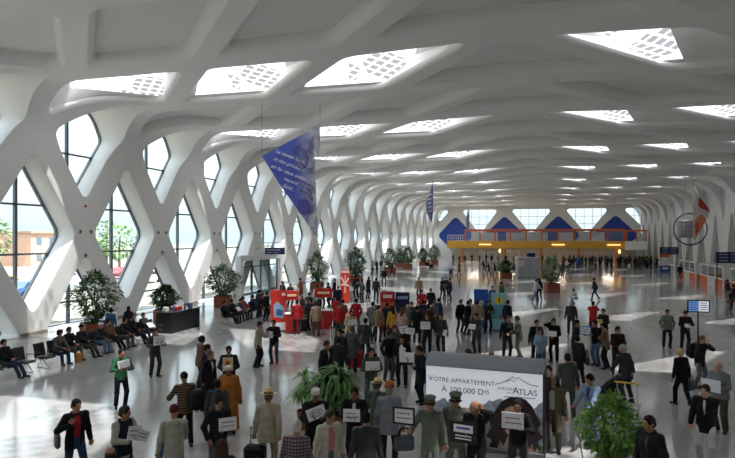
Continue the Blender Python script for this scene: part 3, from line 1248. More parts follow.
def ruled_sheet(A, B, n, m, bow, nrm, th):
    """sheet between polylines A and B (lists of Vector), n steps along, m across"""
    def samp(L, t):
        k = t * (len(L) - 1)
        i = min(int(k), len(L) - 2)
        return L[i].lerp(L[i + 1], k - i)
    vs, fs = [], []
    for side in (0, 1):
        for i in range(n + 1):
            a, b = samp(A, i / n), samp(B, i / n)
            for j in range(m + 1):
                p = a.lerp(b, j / m)
                w_ = math.sin(PI * j / m) * math.sin(PI * min(1, i / n + .15)) * bow
                vs.append(p + nrm * (w_ + (th if side else 0)))
    q = (n + 1) * (m + 1)
    for i in range(n):
        for j in range(m):
            a = i * (m + 1) + j
            fs.append((a, a + 1, a + m + 2, a + m + 1))
            fs.append((q + a, q + a + m + 1, q + a + m + 2, q + a + 1))
    # rim
    bd = [(0, j) for j in range(m)] + [(i, m) for i in range(n)] + [(n, j) for j in range(m, 0, -1)] + [(i, 0) for i in range(n, 0, -1)]
    for k in range(len(bd)):
        a = bd[k][0] * (m + 1) + bd[k][1]
        b2 = bd[(k + 1) % len(bd)]
        b = b2[0] * (m + 1) + b2[1]
        fs.append((a, b, q + b, q + a))
    return vs, fs

def banner_print():
    """blue printed fabric, greyer towards one end: a printed picture, not shading"""
    m = bpy.data.materials.new('printed_banner_fabric')
    m.use_nodes = True
    nt = m.node_tree
    b = nt.nodes['Principled BSDF']
    b.inputs['Roughness'].default_value = .7
    N = nt.nodes.new
    tc = N('ShaderNodeTexCoord')
    nz = N('ShaderNodeTexNoise'); nz.inputs['Scale'].default_value = 1.1; nz.inputs['Detail'].default_value = 4
    nz.inputs['Distortion'].default_value = 1.2
    nt.links.new(tc.outputs['Object'], nz.inputs['Vector'])
    sp = N('ShaderNodeSeparateXYZ')
    nt.links.new(tc.outputs['Object'], sp.inputs[0])
    mr = N('ShaderNodeMapRange')
    mr.inputs['From Min'].default_value = -.25; mr.inputs['From Max'].default_value = .75
    nt.links.new(sp.outputs[0], mr.inputs['Value'])
    cr = N('ShaderNodeValToRGB')
    cr.color_ramp.elements[0].position = .34; cr.color_ramp.elements[0].color = rgb('9b97ae') + (1,)
    cr.color_ramp.elements[1].position = .52; cr.color_ramp.elements[1].color = rgb('ecebf0') + (1,)
    nt.links.new(nz.outputs['Fac'], cr.inputs['Fac'])
    mx = N('ShaderNodeMix'); mx.data_type = 'RGBA'
    mx.inputs['A'].default_value = rgb('7488dc') + (1,)
    nt.links.new(mr.outputs[0], mx.inputs['Factor'])
    nt.links.new(cr.outputs['Color'], mx.inputs['B'])
    nt.links.new(mx.outputs['Result'], b.inputs['Base Color'])
    tl = N('ShaderNodeBsdfTranslucent')
    nt.links.new(mx.outputs['Result'], tl.inputs['Color'])
    ms = N('ShaderNodeMixShader')
    ms.inputs[0].default_value = .5
    nt.links.new(b.outputs[0], ms.inputs[1])
    nt.links.new(tl.outputs[0], ms.inputs[2])
    nt.links.new(ms.outputs[0], nt.nodes['Material Output'].inputs['Surface'])
    return m
BPRINT = banner_print()
VOILE = mat('pale_voile', 'c9c8d6', rough=.8, var=.2, scale=3)

def hang_wires(t, P, c, ztop=12.3):
    w_ = MB()
    for p in P:
        q = p - c
        w_.tube([q, (q.x, q.y, ztop - c.z)], .008, 5)
    w_.build('suspension_wire', STEEL, t)

# first sail, left of the middle
D = 32.0
def P3(u, y, dd=0.0):
    X, s = dp(u, D + dd)
    return Vector((X, s, zat(y, D + dd)))
c = P3(300, 170)
t = thing('hanging_banner', 'large tilted blue triangular banner with white writing hanging from the roof', 'banner', c, group=None)
nrm = Vector((ST, -CT, 0))
A = [P3(262, 156) - c, P3(280, 185) - c, P3(300, 213) - c, P3(317, 238) - c]
B = [P3(313, 129) - c, P3(315, 165, .2) - c, P3(316.5, 200, .1) - c, P3(318, 237) - c]
vs, fs = ruled_sheet(A, B, 18, 10, .12, nrm, .015)
MB().add(vs, fs).build('printed_sheet', BPRINT, t, smooth=True, angle=50)
A2 = [P3(303, 131, .4) - c, P3(312, 136, .5) - c, P3(314.5, 150, .5) - c]
B2 = [P3(320, 124, .9) - c, P3(320, 140, .9) - c, P3(319, 158, .7) - c]
vs, fs = ruled_sheet(A2, B2, 8, 4, .05, nrm, .012)
MB().add(vs, fs).build('pale_peak', VOILE, t, smooth=True, angle=50)
hang_wires(t, [P3(262, 156), P3(320, 124, .9)], c)
# the ironwork scroll printed on its right half and the oval below, as raised flat print
def on_banner(u, y, off=.15):
    return P3(u, y) - c + nrm * off
pr = MB()
for pts in ([(294, 150), (299, 157), (303, 166), (309, 170), (313, 168)], [(298, 146), (304, 150), (308, 158), (307, 166), (302, 170), (298, 166)],
            [(296, 178), (303, 182), (311, 186), (315, 190)], [(300, 190), (307, 193), (313, 201)]):
    pr.tube([on_banner(*p) for p in pts], .035, 6)
pr.build('printed_scroll', paint('6b5d6e'), t)
ov = MB()
ov.prism([(304 + 6.5 * math.cos(a), 207 + 8 * math.sin(a)) for a in [2 * PI * k / 20 for k in range(20)]], lambda p: on_banner(p[0], p[1], .05), lambda p: on_banner(p[0], p[1], .13))
ov.build('printed_oval', paint('5a58a8'), t)
ux = Vector((CT, ST, 0))
rot = math.radians(-22)
def plane_matrix(origin, xdir, zup, nout):
    return Matrix(((xdir.x, zup.x, nout.x, origin.x), (xdir.y, zup.y, nout.y, origin.y), (xdir.z, zup.z, nout.z, origin.z), (0, 0, 0, 1)))
xd = (ux * math.cos(rot) + Vector((0, 0, 1)) * math.sin(rot)).normalized()
zd = (Vector((0, 0, 1)) * math.cos(rot) - ux * math.sin(rot)).normalized()
WT = paint('f2f2f4', .6)
for txt, u, y in (('Le savoir faire', 275.5, 152.5), ('et des produits', 273.5, 160), ('en fer dans votre', 271, 167.5), ('espace', 284, 180), ('Sold...', 283, 187)):
    text_obj('lettering', txt, .285, WT, plane_matrix(on_banner(u, y, .165), xd, zd, nrm), t, shear=.2)

# smaller sails further back
def small_sail(D, A, B, label, mt):
    global c
    def Q(u, y):
        X, s = dp(u, D)
        return Vector((X, s, zat(y, D)))
    c0 = Q(*A[1])
    t = thing('hanging_banner', label, 'banner', c0)
    vs, fs = ruled_sheet([Q(*p) - c0 for p in A], [Q(*p) - c0 for p in B], 14, 6, .3, nrm, .02)
    MB().add(vs, fs).build('printed_sheet', mt, t, smooth=True, angle=50)
    hang_wires(t, [Q(*A[0]), Q(*B[0])], c0)
    return t, Q, c0
t, Q, c0 = small_sail(70, [(431, 188), (425.5, 203), (426.5, 212), (430.5, 221)], [(433, 180), (433.2, 200), (433, 212), (432, 222)],
                      'small blue and white banner hanging beyond the large tilted one', mat('banner_violet', '7d7fae', rough=.7, var=.35, scale=1.2))
mk = MB()
for k in range(5):
    mk.tube([Q(428 + .2 * k, 196 + k * 4) - c0 + nrm * .3, Q(431.5, 194.5 + k * 4) - c0 + nrm * .3], .07, 5)
mk.build('lettering', WT, t)
small_sail(110, [(467, 213), (465.5, 220), (467, 230)], [(469.5, 205), (469.5, 218), (469, 232)],
           'thin pale grey banner hanging in front of the far blue diamond', mat('banner_grey', 'a4a6bb', rough=.7, var=.3, scale=1.0))
D = 60.5
def Q2(u, y):
    X, s = dp(u, D)
    return Vector((X, s, zat(y, D)))
c0 = Q2(700, 215)
t = thing('hanging_banner', 'orange red and white pointed banner hanging beside the metal ring', 'banner', c0)
vs, fs = ruled_sheet([Q2(692, 187) - c0, Q2(692.5, 205) - c0, Q2(693, 222) - c0, Q2(693, 241) - c0], [Q2(694, 186) - c0, Q2(704, 203) - c0, Q2(709.5, 212) - c0, Q2(696, 240) - c0], 20, 8, .2, nrm, .02)
MB().add(vs, fs).build('printed_sheet', mat('banner_white', 'd9d4d2', rough=.7, var=.2, scale=1.0), t, smooth=True, angle=50)
def patch(poly, mt, off=.26):
    m = MB()
    m.prism(poly, lambda p: Q2(*p) - c0 + nrm * (off - .05), lambda p: Q2(*p) - c0 + nrm * off)
    m.build('printed_patch', mt, t)
patch([(698, 197), (704, 204), (709, 212), (701, 209), (697, 206)], paint('c8362a'))
patch([(694, 220), (700, 214), (705, 219), (700, 229), (694, 237)], paint('dd8a5e'))
patch([(693.6, 225), (697, 222), (697, 231), (693.8, 235)], paint('c95a34'), .29)
hang_wires(t, [Q2(693, 187)], c0)

# ------------------------------------------------------------------ advertising board in the foreground
aL = Vector((-2.65, 14.34, 0)); aR = Vector((.065, 14.08, 0))
bw_ = (aR - aL).length
bx_ = (aR - aL).normalized()
bn = Vector((bx_.y, -bx_.x, 0))                    # towards the camera
t = thing('advertising_board', 'big white advertising board with a rounded grey top and printed woman', 'advertising board', aL)
t.rotation_euler = (0, 0, math.atan2(bx_.y, bx_.x))
PX = lambda x: (x - 426) / 117 * bw_
def PZ(x, y):
    d = 14.5 + (x - 426) / 117 * -1.0
    return CAMZ - (y - HOR) * d / FPX
MB().box((bw_ / 2, .3, .96), (bw_, .58, 1.9)).build('panel', mat('panel_added_glow', 'e8eef6', rough=.35, var=.02, emit=.2), t)  # weak glow added to lift the brightness of the white panel
cap = MB()
prof = [(-.03, 1.9), (-.03, 1.93), (.06, 2.0), (.3, 2.12), (.5, 2.16), (.66, 2.1), (.72, 1.95), (.72, 1.9)]
n = len(prof)
vs = [(x, p[0], p[1]) for x in (-.01, bw_ + .01) for p in prof]
fs = [tuple(range(n)), tuple(range(2 * n - 1, n - 1, -1))] + [(i, (i + 1) % n, n + (i + 1) % n, n + i) for i in range(n)]
cap.add(vs, fs)
cap.build('top_cap', paint('8d9094', .5), t, smooth=True, angle=45)
MB().box((bw_ / 2, .3, .06), (bw_ + .06, .7, .12), bev=.02).build('plinth', paint('6d7074'), t)
MB().box((bw_ + .02, .3, .96), (.05, .62, 1.88)).build('edge_trim', paint('33353a'), t)
def bprint(name, poly, mt, lay, px=True):
    """flat printed area on the front of the board; lay keeps the layers apart"""
    P = [(PX(x), PZ(x, y)) for x, y in poly] if px else poly
    if area2(P) < 0:
        P = P[::-1]
    m = MB()
    m.prism(P, lambda p: (p[0], .012 - .003 * lay + .002, p[1]), lambda p: (p[0], .01 - .003 * lay - .001, p[1]))
    return m.build(name, mt, t)
# misty trees and hills of the photograph printed on the board
R2 = random.Random(3)
hill = [(426, 458), (426, 405)]
x = 428
while x < 543:
    hill.append((x, 404 + 4 * math.sin(x * .11) + R2.uniform(-2, 2)))
    x += 3
hill += [(543, 402), (543, 458)]
bprint('printed_hills', hill, mat('print_hills', 'b4bfce', rough=.4, var=.35, scale=6), 1)
tr_ = [(426, 470), (426, 418)]
x = 428
while x < 543:
    tr_.append((x, 418 + 3 * math.sin(x * .3) + R2.uniform(-3, 3)))
    x += 2
tr_ += [(543, 412), (543, 470)]
bprint('printed_trees', tr_, mat('print_trees', '87939e', rough=.4, var=.35, scale=9), 2)
bprint('printed_lawn', [(426, 486), (426, 452), (543, 446), (543, 486)], mat('print_lawn', '5c7a4a', rough=.4, var=.3), 3)
hairp = [(496, 452), (490, 449), (494, 440), (488, 436), (493, 428), (491, 420), (497, 411), (503, 402), (511, 397.5), (519, 397), (527, 400), (533, 407),
         (537, 416), (541, 424), (538, 430), (543, 438), (538, 442), (541, 450), (535, 452), (533, 444), (529, 450), (525, 436), (520, 440), (510, 436), (505, 446), (502, 440), (499, 450)]
bprint('printed_hair', hairp, mat('print_hair', '2c1c1a', rough=.4, var=.4, scale=8), 4)
face = [(504 + 0, 416), (507, 409), (513, 406), (519, 408), (522, 415), (522, 424), (518, 433), (513, 437), (508, 433), (504, 425)]
bprint('printed_face', face, mat('print_skin', 'c09a86', rough=.4, var=.08), 5)
bprint('printed_eye', [(506, 418), (510, 416.5), (512, 418.5), (508, 419.5)], paint('2a1d1c'), 6)
bprint('printed_lips', [(508, 428.5), (512, 427), (515, 428.5), (511.5, 430.5)], paint('9c4a48'), 6)
bprint('printed_shoulders', [(498, 470), (500, 452), (506, 446), (510, 436), (519, 436), (524, 445), (534, 450), (540, 470)], mat('print_skin', 'c09a86'), 4)
bprint('printed_arm', [(492, 478), (495, 440), (500, 446), (499, 478)], mat('print_skin', 'c09a86'), 3.5)
bprint('printed_dress', [(502, 480), (505, 460), (512, 464), (522, 463), (532, 457), (535, 480)], paint('3b3f45'), 5)
bprint('printed_arm', [(533, 455), (538, 448), (542, 470), (541, 486), (537, 486)], mat('print_skin', 'c09a86'), 5)
PGREY = paint('4d5158', .5)
def btext(txt, x, y, size, mt=PGREY, **kw):
    p = Vector((PX(x), .001, PZ(x, y)))
    text_obj('lettering', txt, size, mt, plane_matrix(p, Vector((1, 0, 0)), Vector((0, 0, 1)), Vector((0, -1, 0))), t, **kw)
btext('V', 428.3, 380.6, .2)
btext('OTRE APPARTEMENT', 433.6, 380.9, .15, spacing=1.04)
btext('À 100.000 D', 442.5, 391.3, .195)
btext('HS', 484.2, 393.8, .14)
btext('JARDINS', 499.5, 389.4, .095, spacing=1.1)
btext("DE L'", 508, 393.5, .06)
btext('A', 514.0, 394.2, .235)
btext('TLAS', 519.6, 394.7, .19)
mt_ = MB()
for pts in ([(497, 384.5), (505, 382.5), (511, 379), (514, 376.8), (517, 379.5), (520, 377.8), (524, 381), (530, 384.6), (539, 386.8)], [(508, 382), (513, 379.8), (516, 382)],
            [(506, 396.8), (520, 397.6), (536, 399)]):
    mt_.tube([(PX(a), -.002, PZ(a, b)) for a, b in pts], .008, 5)
mt_.build('logo_line', PGREY, t)

# ------------------------------------------------------------------ standing posters and promotional stands
def poster(label, u, y, w_, h_, base, items, rz=None, name='poster_stand'):
    X, s = fp(u, y)
    t = thing(name, label, 'poster', (X, s, 0), math.atan2(X, -s) + PI if rz is None else rz)
    t.rotation_euler = (0, 0, -math.atan2(X, s) if rz is None else rz)
    MB().box((0, 0, h_ / 2 + .03), (w_, .06, h_), bev=.01).build('panel', base, t)
    MB().box((0, .05, .03), (w_ * .9, .42, .05), bev=.01).build('foot', STEEL, t)
    k = 0
    for nm, poly, m in items:
        k += 1
        mb = MB()
        P = [(a * w_, b * h_ + .03) for a, b in poly]
        if area2(P) < 0:
            P = P[::-1]
        mb.prism(P, lambda p: (p[0], -.030, p[1]), lambda p: (p[0], -.032 - .004 * k, p[1]))
        mb.build(nm, m, t)
    return t
def circ(cx, cy, r, ar=1.0, n=20):
    return [(cx + r * math.cos(2 * PI * k / n), cy + r * ar * math.sin(2 * PI * k / n)) for k in range(n)]
def rect(x0, y0, x1, y1):
    return [(x0, y0), (x1, y0), (x1, y1), (x0, y1)]
BLUEP = paint('1f56b4')
poster('bright blue poster stand with a round yellow emblem behind the tan jacketed man', 481, 328, .76, 2.1, BLUEP,
       [('emblem', circ(0, .64, .17, .4), paint('e6d9a0')), ('emblem_centre', circ(.03, .63, .09, .4), paint('7fae6a')), ('text_band', rect(-.35, .2, .35, .26), WHITEP)])
poster('pale teal poster stand with a yellow figure beside the bright blue poster', 499, 331, .82, 2.0, paint('8fc4cc'),
       [('sea_band', rect(-.5, .3, .5, .68), paint('5aa5b4')), ('yellow_figure', [(-.25, .72), (-.1, .68), (.05, .74), (.2, .7), (.25, .84), (.08, .92), (-.05, .88), (-.22, .9)], paint('e8c53a')),
        ('dark_marks', [(-.05, .76), (.05, .74), (.08, .86), (-.02, .88)], paint('4b4326')), ('small_figure', [(.05, .3), (.16, .3), (.14, .46), (.07, .46)], paint('c2584a'))])
poster('red poster panel with white heading standing beside the navy panel', 387.5, 331, .78, 2.05, paint('b3222a'),
       [('heading', rect(-.3, .84, .32, .93), paint('e9dcd8')), ('picture', rect(-.48, .3, .48, .74), paint('c86a3c')), ('picture_dark', rect(-.3, .42, .2, .62), paint('7a2d22'))])
poster('dark navy poster panel with pale script standing beside the red panel', 402.5, 331.5, .74, 2.05, paint('1e2344'),
       [('heading', rect(-.36, .82, .36, .9), paint('8f9cc4')), ('picture', rect(-.42, .3, .42, .7), paint('2f2a3e'))])
poster('red promotional board with a phone picture and white foot, leftmost of the red stands', 279, 331, .88, 2.15, paint('c7332c'),
       [('white_band', rect(-.5, .0, .5, .2), paint('e6e6ea')), ('phone_picture', [(-.3, .34), (.26, .3), (.34, .56), (-.1, .72), (-.34, .62)], paint('8fb0cc')),
        ('phone_screen', [(-.18, .38), (.2, .36), (.22, .5), (-.14, .54)], paint('3c5f9a')), ('logo', rect(.16, .86, .42, .93), paint('f0e2dc'))])
poster('tall red banner stand printed with a white palm shape', 345, 303, .7, 2.5, paint('cf3a2a'),
       [('heading', rect(-.42, .9, .42, .97), paint('efe4df')),
        ('palm_leaf', [(-.06, .3), (.06, .3), (.03, .62), (-.03, .62)], paint('f0dcd2')),
        ('palm_leaf', [(0, .6), (.36, .78), (.42, .72), (.1, .56)], paint('f0dcd2')), ('palm_leaf', [(0, .6), (-.36, .8), (-.42, .74), (-.08, .56)], paint('f0dcd2')),
        ('palm_leaf', [(-.05, .6), (-.4, .56), (-.38, .5), (0, .54)], paint('f0dcd2')), ('palm_leaf', [(.05, .58), (.4, .54), (.38, .48), (0, .53)], paint('f0dcd2')),
        ('palm_leaf', [(-.04, .6), (-.02, .84), (.08, .86), (.06, .6)], paint('f0dcd2'))], name='banner_stand')
def promo(label, u, y, w_, items=True):
    X, s = fp(u, y)
    t = thing('promotion_counter', label, 'counter', (X, s, 0), -math.atan2(X, s))
    MB().box((0, .1, .5), (w_, .5, 1.0), bev=.04).build('counter_body', RED, t)
    MB().box((0, .1, 1.02), (w_ + .08, .58, .05), bev=.01).build('counter_top', WHITEP, t)
    for sx in (-1, 1):
        MB().tube([(sx * w_ * .46, .1, 1.0), (sx * w_ * .46, .1, 2.1)], .025, 8).build('upright', CHROME, t)
    h = MB().box((0, .1, 1.95), (w_, .1, .5), bev=.02).build('header', RED, t)
    MB().box((0, .04, 1.96), (w_ * .7, .015, .12)).build('lettering', paint('f3dfa8'), h)
    return t
promo('red promotion counter with a lettered header beside the phone board', 292, 333, .68)
promo('wide red promotion counter with a lettered header left of the tall palm banner', 323.5, 329, .95)
# barrier posts
def stanchion(label, u, y):
    t = ground_thing('barrier_post', label, 'barrier post', u, y)
    MB().lathe((0, 0, 0), [(.18, 0), (.18, .02), (.05, .05)], 18).build('base', CHROME, t, smooth=True, angle=40)
    MB().tube([(0, 0, .03), (0, 0, .95)], .028, 10).build('post', CHROME, t)
    MB().lathe((0, 0, .93), [(.04, 0), (.045, .05), (.03, .08)], 12).build('cap', STEEL, t, smooth=True)
stanchion('chrome barrier post standing below the wide red promotion counter', 323.5, 334)
stanchion('chrome barrier post beside the low yellow barrier and red suitcase', 331, 346)

# ------------------------------------------------------------------ counter with bottles, left
t = thing('reception_desk', 'long black reception desk standing before the left wall', 'desk', (-18.75, 28.3, 0))
MB().box((0, 0, .53), (.95, 2.7, 1.06), bev=.02).build('desk_body', mat('black_laminate', '1a1b1e', rough=.35, var=.1), t)
MB().box((0, 0, 1.08), (1.05, 2.8, .05), bev=.01).build('desk_top', mat('dark_top', '2a2b2e', rough=.25), t)
MB().box((.02, 0, .05), (.9, 2.6, .1)).build('kick_plate', STEEL, t)
for dx, dy, h_, w_, col, lab, nm, cat in ((-.1, -1.0, .22, .3, 'c9c9c4', 'pale box on the left end of the black desk', 'carton', 'box'),
                         (.05, -.45, .3, .1, '3564a8', 'small blue bottle on the black desk', 'bottle', 'bottle'),
                         (-.1, .0, .16, .5, 'b8332c', 'red tray on the black desk', 'tray', 'tray'),
                         (.0, .6, .34, .1, '5c3626', 'brown bottle on the black desk', 'bottle', 'bottle'),
                         (.1, .95, .26, .26, '33507a', 'dark blue box on the right end of the black desk', 'carton', 'box')):
    q = thing(nm, lab, cat, (-18.75 + dx, 28.3 + dy, 1.105))
    if nm == 'bottle':
        MB().lathe((0, 0, 0), [(.05, 0), (.055, .02), (.055, h_ * .6), (.02, h_ * .8), (.02, h_)], 12).build('bottle_body', paint(col), q, smooth=True)
        MB().lathe((0, 0, h_), [(.024, -.01), (.024, .03)], 10).build('cap', WHITEP, q)
    else:
        MB().box((0, 0, h_ / 2), (w_ * .7, w_, h_), bev=.02).build('box_body', paint(col), q)
        MB().box((0, 0, h_ + .005), (w_ * .66, w_ * .2, .01)).build('tape', paint('e0dccf'), q)
# stand with a green top by the wall and a small framed notice
X, s = dp(192, 45.0)
t = thing('high_table', 'small green topped high table by the foot of the left wall', 'table', (X, s, 0))
MB().box((0, 0, 1.15), (.5, .5, .05), bev=.01).build('table_top', paint('3f8a62'), t)
for sx in (-1, 1):
    for sy in (-1, 1):
        MB().tube([(sx * .2, sy * .2, 0), (sx * .2, sy * .2, 1.13)], .02, 6).build('leg', STEEL, t)
t = thing('wall_notice', 'white framed notice on the left wall beside the glazed entrance', 'notice', (XL + .04, 44.3, 1.75))
MB().box((0, 0, 0), (.05, .75, .7), bev=.01).build('notice_frame', paint('5b4a3c'), t)
MB().box((.03, 0, 0), (.02, .65, .6)).build('notice_sheet', WHITEP, t)
MB().box((.045, .05, 0), (.01, .2, .26)).build('notice_mark', STEEL, t)

# ------------------------------------------------------------------ waiting benches
SEATM = mat('dark_perforated_seat', '24262b', rough=.45, var=.15, scale=60)
BENCHX = -18.25
def bench(ss, label, X=BENCHX, rz=0.0):
    """beam bench facing +X with one seat per entry of ss"""
    s0 = ss[0]
    t = thing('waiting_bench', label, 'bench', (X, s0, 0), rz)
    L = ss[-1] - s0
    MB().tube([(-.02, -.3, .36), (-.02, L + .3, .36)], .03, 8).build('beam', CHROME, t)
    for y in (0.0 - .1, L + .1):
        lg = MB().tube([(-.02, y, .36), (-.22, y - .0, .1), (-.25, y, .02), (.1, y, .02), (.28, y, .02), (.2, y, .12), (-.02, y, .36)], .018, 8)
        lg.build('leg', CHROME, t, smooth=True)
    for sv in ss:
        y = sv - s0
        st = MB()
        prof = [(.27, .40), (.2, .445), (0, .43), (-.2, .42), (-.24, .425)]
        for k in range(len(prof) - 1):
            (x0, z0), (x1, z1) = prof[k], prof[k + 1]
            st.add([(x0, y - .26, z0), (x0, y + .26, z0), (x1, y + .26, z1), (x1, y - .26, z1), (x0, y - .26, z0 - .035), (x0, y + .26, z0 - .035), (x1, y + .26, z1 - .035), (x1, y - .26, z1 - .035)],
                   [(0, 1, 2, 3), (7, 6, 5, 4), (0, 4, 5, 1), (2, 6, 7, 3), (1, 5, 6, 2), (3, 7, 4, 0)])
        st.build('seat', SEATM, t)
        M = Matrix.Translation((-.27, y, .68)) @ Matrix.Rotation(math.radians(-14), 4, 'Y')
        MB().box((0, 0, 0), (.04, .52, .5), bev=.02, M=M).build('backrest', SEATM, t)
    for sv in [ss[0] - .3] + [(a + b) / 2 for a, b in zip(ss, ss[1:])] + [ss[-1] + .3]:
        y = sv - s0
        MB().tube([(-.2, y, .4), (-.2, y, .63), (.16, y, .63), (.2, y, .6), (.2, y, .42)], .016, 6).build('armrest', STEEL, t)
    return t
bench([16.35, 17.05, 17.75], 'black bench closest to the left picture edge with a seated man and an empty seat')
bench([18.7, 19.35, 20.05, 20.8], 'black bench before the left wall with one empty seat and three sitters')
bench([21.6, 22.45, 23.2], 'black bench holding the white capped sitter and the brown jacketed sitter')
bench([24.05, 24.8, 25.5], 'black bench next to the black reception desk')
bench([31.0, 31.7, 32.4, 33.1], 'black bench under the leafy tree, beyond the reception desk', X=-17.3)
bench([34.4, 35.1, 35.8], 'black bench beside the glazed entrance, behind the red promotion boards', X=-17.3)
bench([94, 94.8, 95.6, 96.4, 97.2], 'black bench deep in the hall near the far left corner', X=-17.2)

# ------------------------------------------------------------------ plants
def leaf_cloud(rng, n, pos, size, droop=.5, wid=.38):
    """n separate folded leaf blades placed by pos(rng) -> (point, outward)"""
    vs, fs = [], []
    for k in range(n):
        p, o = pos(rng)
        L = size * rng.uniform(.7, 1.25)
        d = Vector(o) + Vector((rng.gauss(0, .45), rng.gauss(0, .45), rng.gauss(-droop * .4, .4)))
        d.normalize()
        up = Vector((rng.gauss(0, .4), rng.gauss(0, .4), 1))
        sd = d.cross(up).normalized()
        up = sd.cross(d).normalized()
        b = len(vs)
        w_ = L * wid * .5
        tip = p + d * L - Vector((0, 0, droop * L * .35))
        m1 = p + d * L * .35
        m2 = p + d * L * .7 - Vector((0, 0, droop * L * .12))
        vs += [p, m1 + sd * w_ + up * w_ * .3, m1, m1 - sd * w_ + up * w_ * .3, m2 + sd * w_ * .8 + up * w_ * .25, m2, m2 - sd * w_ * .8 + up * w_ * .25, tip]
        fs += [(b, b + 1, b + 2), (b, b + 2, b + 3), (b + 1, b + 4, b + 5, b + 2), (b + 2, b + 5, b + 6, b + 3), (b + 4, b + 7, b + 5), (b + 5, b + 7, b + 6)]
    return vs, fs

def leaf_obj(name, vs, fs, m, parent):
    mb = MB(); mb.keep = True
    mb.add(vs, fs)
    return mb.build(name, m, parent)

def ficus(label, X, s, h, w_, box=(1.0, .7), seed=1, n=900, col='3e5c34', size=.2, base=.3, cat='plant'):
    t = thing('potted_tree', label, cat, (X, s, 0), RND.uniform(0, 3))
    bx, bh = box
    p = MB()
    p.box((0, 0, bh / 2), (bx, bx, bh), bev=.03)
    p.build('planter', TERRA, t)
    MB().box((0, 0, bh + .004), (bx * .9, bx * .9, .03)).build('soil', SOIL, t)
    rng = random.Random(seed)
    tk = MB()
    ends = []
    for k in range(5):
        a = rng.uniform(0, 2 * PI)
        r = w_ * .25
        top = Vector((r * math.cos(a), r * math.sin(a), rng.uniform(.6, .92) * h))
        mid_ = Vector((top.x * .3, top.y * .3, bh + (h - bh) * .4))
        tk.tube([(rng.uniform(-.06, .06), rng.uniform(-.06, .06), bh), mid_, top], [.035, .025, .008], 6)
    tk.build('trunk', mat('bark', '5b4a3a', rough=.9, var=.3), t)
    z0 = bh + (h - bh) * base * .5
    def pos(r_):
        v = Vector((r_.gauss(0, 1), r_.gauss(0, 1), r_.gauss(0, 1))).normalized()
        q = r_.uniform(.35, 1.0) ** .5
        zt = (v.z * q + 1) / 2
        lump = 1 + .28 * math.sin(5 * math.atan2(v.y, v.x) + 4 * v.z + seed)
        taper = .65 + .5 * math.sin(PI * min(1, zt * 1.15))
        return Vector((v.x * q * w_ / 2 * lump * taper, v.y * q * w_ / 2 * lump * taper, z0 + (h - z0) * zt)), (v.x, v.y, v.z * .5 + .2)
    vs, fs = leaf_cloud(rng, n, pos, size)
    leaf_obj('foliage', vs, fs, leafmat(col), t)
    return t
for (u, D, h, w_, seed, lab) in (
        (95, 29.5, 3.35, 1.75, 1, 'tall leafy potted tree behind the seated people at left'),
        (165, 35, 2.2, 1.2, 2, 'short leafy potted tree behind the black reception desk'),
        (223, 43, 3.05, 2.1, 3, 'round leafy tree in a terracotta box left of the glazed entrance'),
        (317, 56, 3.7, 1.7, 4, 'potted tree in a terracotta box behind the red promotion counters'),
        (356, 66, 3.8, 1.8, 5, 'potted tree beside the second glazed entrance'),
        (390, 85, 3.4, 2.0, 6, 'potted tree left of the third glazed entrance'),
        (408, 95, 3.4, 1.7, 7, 'potted tree right of the third glazed entrance'),
        (400, 101, 2.4, 1.2, 8, 'small potted tree against the third glazed entrance'),
        (423, 105, 3.0, 1.4, 9, 'slender potted tree near the far left corner'),
        (434, 112, 3.4, 1.8, 10, 'potted tree closest to the far blue diamond'),
        (506, 73, 2.1, 1.7, 11, 'low round bush in a terracotta box left of the grey kiosk'),
        (552, 54.5, 3.3, 1.75, 12, 'dense potted tree standing alone on the floor right of the grey kiosk')):
    X, s = dp(u, D)
    ficus(lab, X, s, h, w_, (1.15, .8) if D < 60 else (1.3, .7), seed, n=1500 if D < 60 else 700, size=.23 if D < 60 else .36,
          col=('44643a', '4b6c3e', '3f5e36')[seed % 3], base=.05)

# foreground bush at right: layered light green leaves
X, s = dp(611, 11.9)
ficus('big leafy light green bush in the right foreground beside the ad board', X, s, 1.92, .98, (.5, .42), 21, n=1500, col='6f9a44', size=.15, base=.15)
# foreground dracaena: long drooping blades from several crowns
def dracaena(label, X, s, crowns, n, L, col):
    t = thing('potted_palm', label, 'plant', (X, s, 0))
    MB().lathe((0, 0, 0), [(.2, 0), (.27, .42), (.29, .46), (.25, .46), (.24, .42)], 20).build('planter', TERRA, t, smooth=True, angle=40)
    MB().lathe((0, 0, .40), [(.24, 0), (.24, .02)], 20).build('soil', SOIL, t)
    rng = random.Random(5)
    st = MB()
    vs, fs = [], []
    for (cx, cy, cz) in crowns:
        st.tube([(cx * .3, cy * .3, .41), (cx * .8, cy * .8, cz * .6), (cx, cy, cz)], [.03, .025, .02], 8)
        for k in range(n):
            a = rng.uniform(0, 2 * PI)
            el = rng.uniform(.15, 1.25)
            d = Vector((math.cos(a) * math.cos(el), math.sin(a) * math.cos(el), math.sin(el)))
            sd = Vector((-math.sin(a), math.cos(a), 0))
            ll = L * rng.uniform(.7, 1.15)
            b = len(vs)
            p = Vector((cx, cy, cz + rng.uniform(-.15, .1)))
            for i in range(6):
                f = i / 5
                q = p + d * ll * f - Vector((0, 0, ll * f * f * .75))
                w_ = .034 * math.sin(PI * min(1, f * .85 + .15)) + .003
                vs += [q + sd * w_, q - sd * w_]
                if i:
                    fs.append((b + 2 * i - 2, b + 2 * i, b + 2 * i + 1, b + 2 * i - 1))
    st.build('stem', mat('bark', '5b4a3a'), t)
    leaf_obj('foliage', vs, fs, leafmat(col), t)
X, s = dp(333, 15.4)
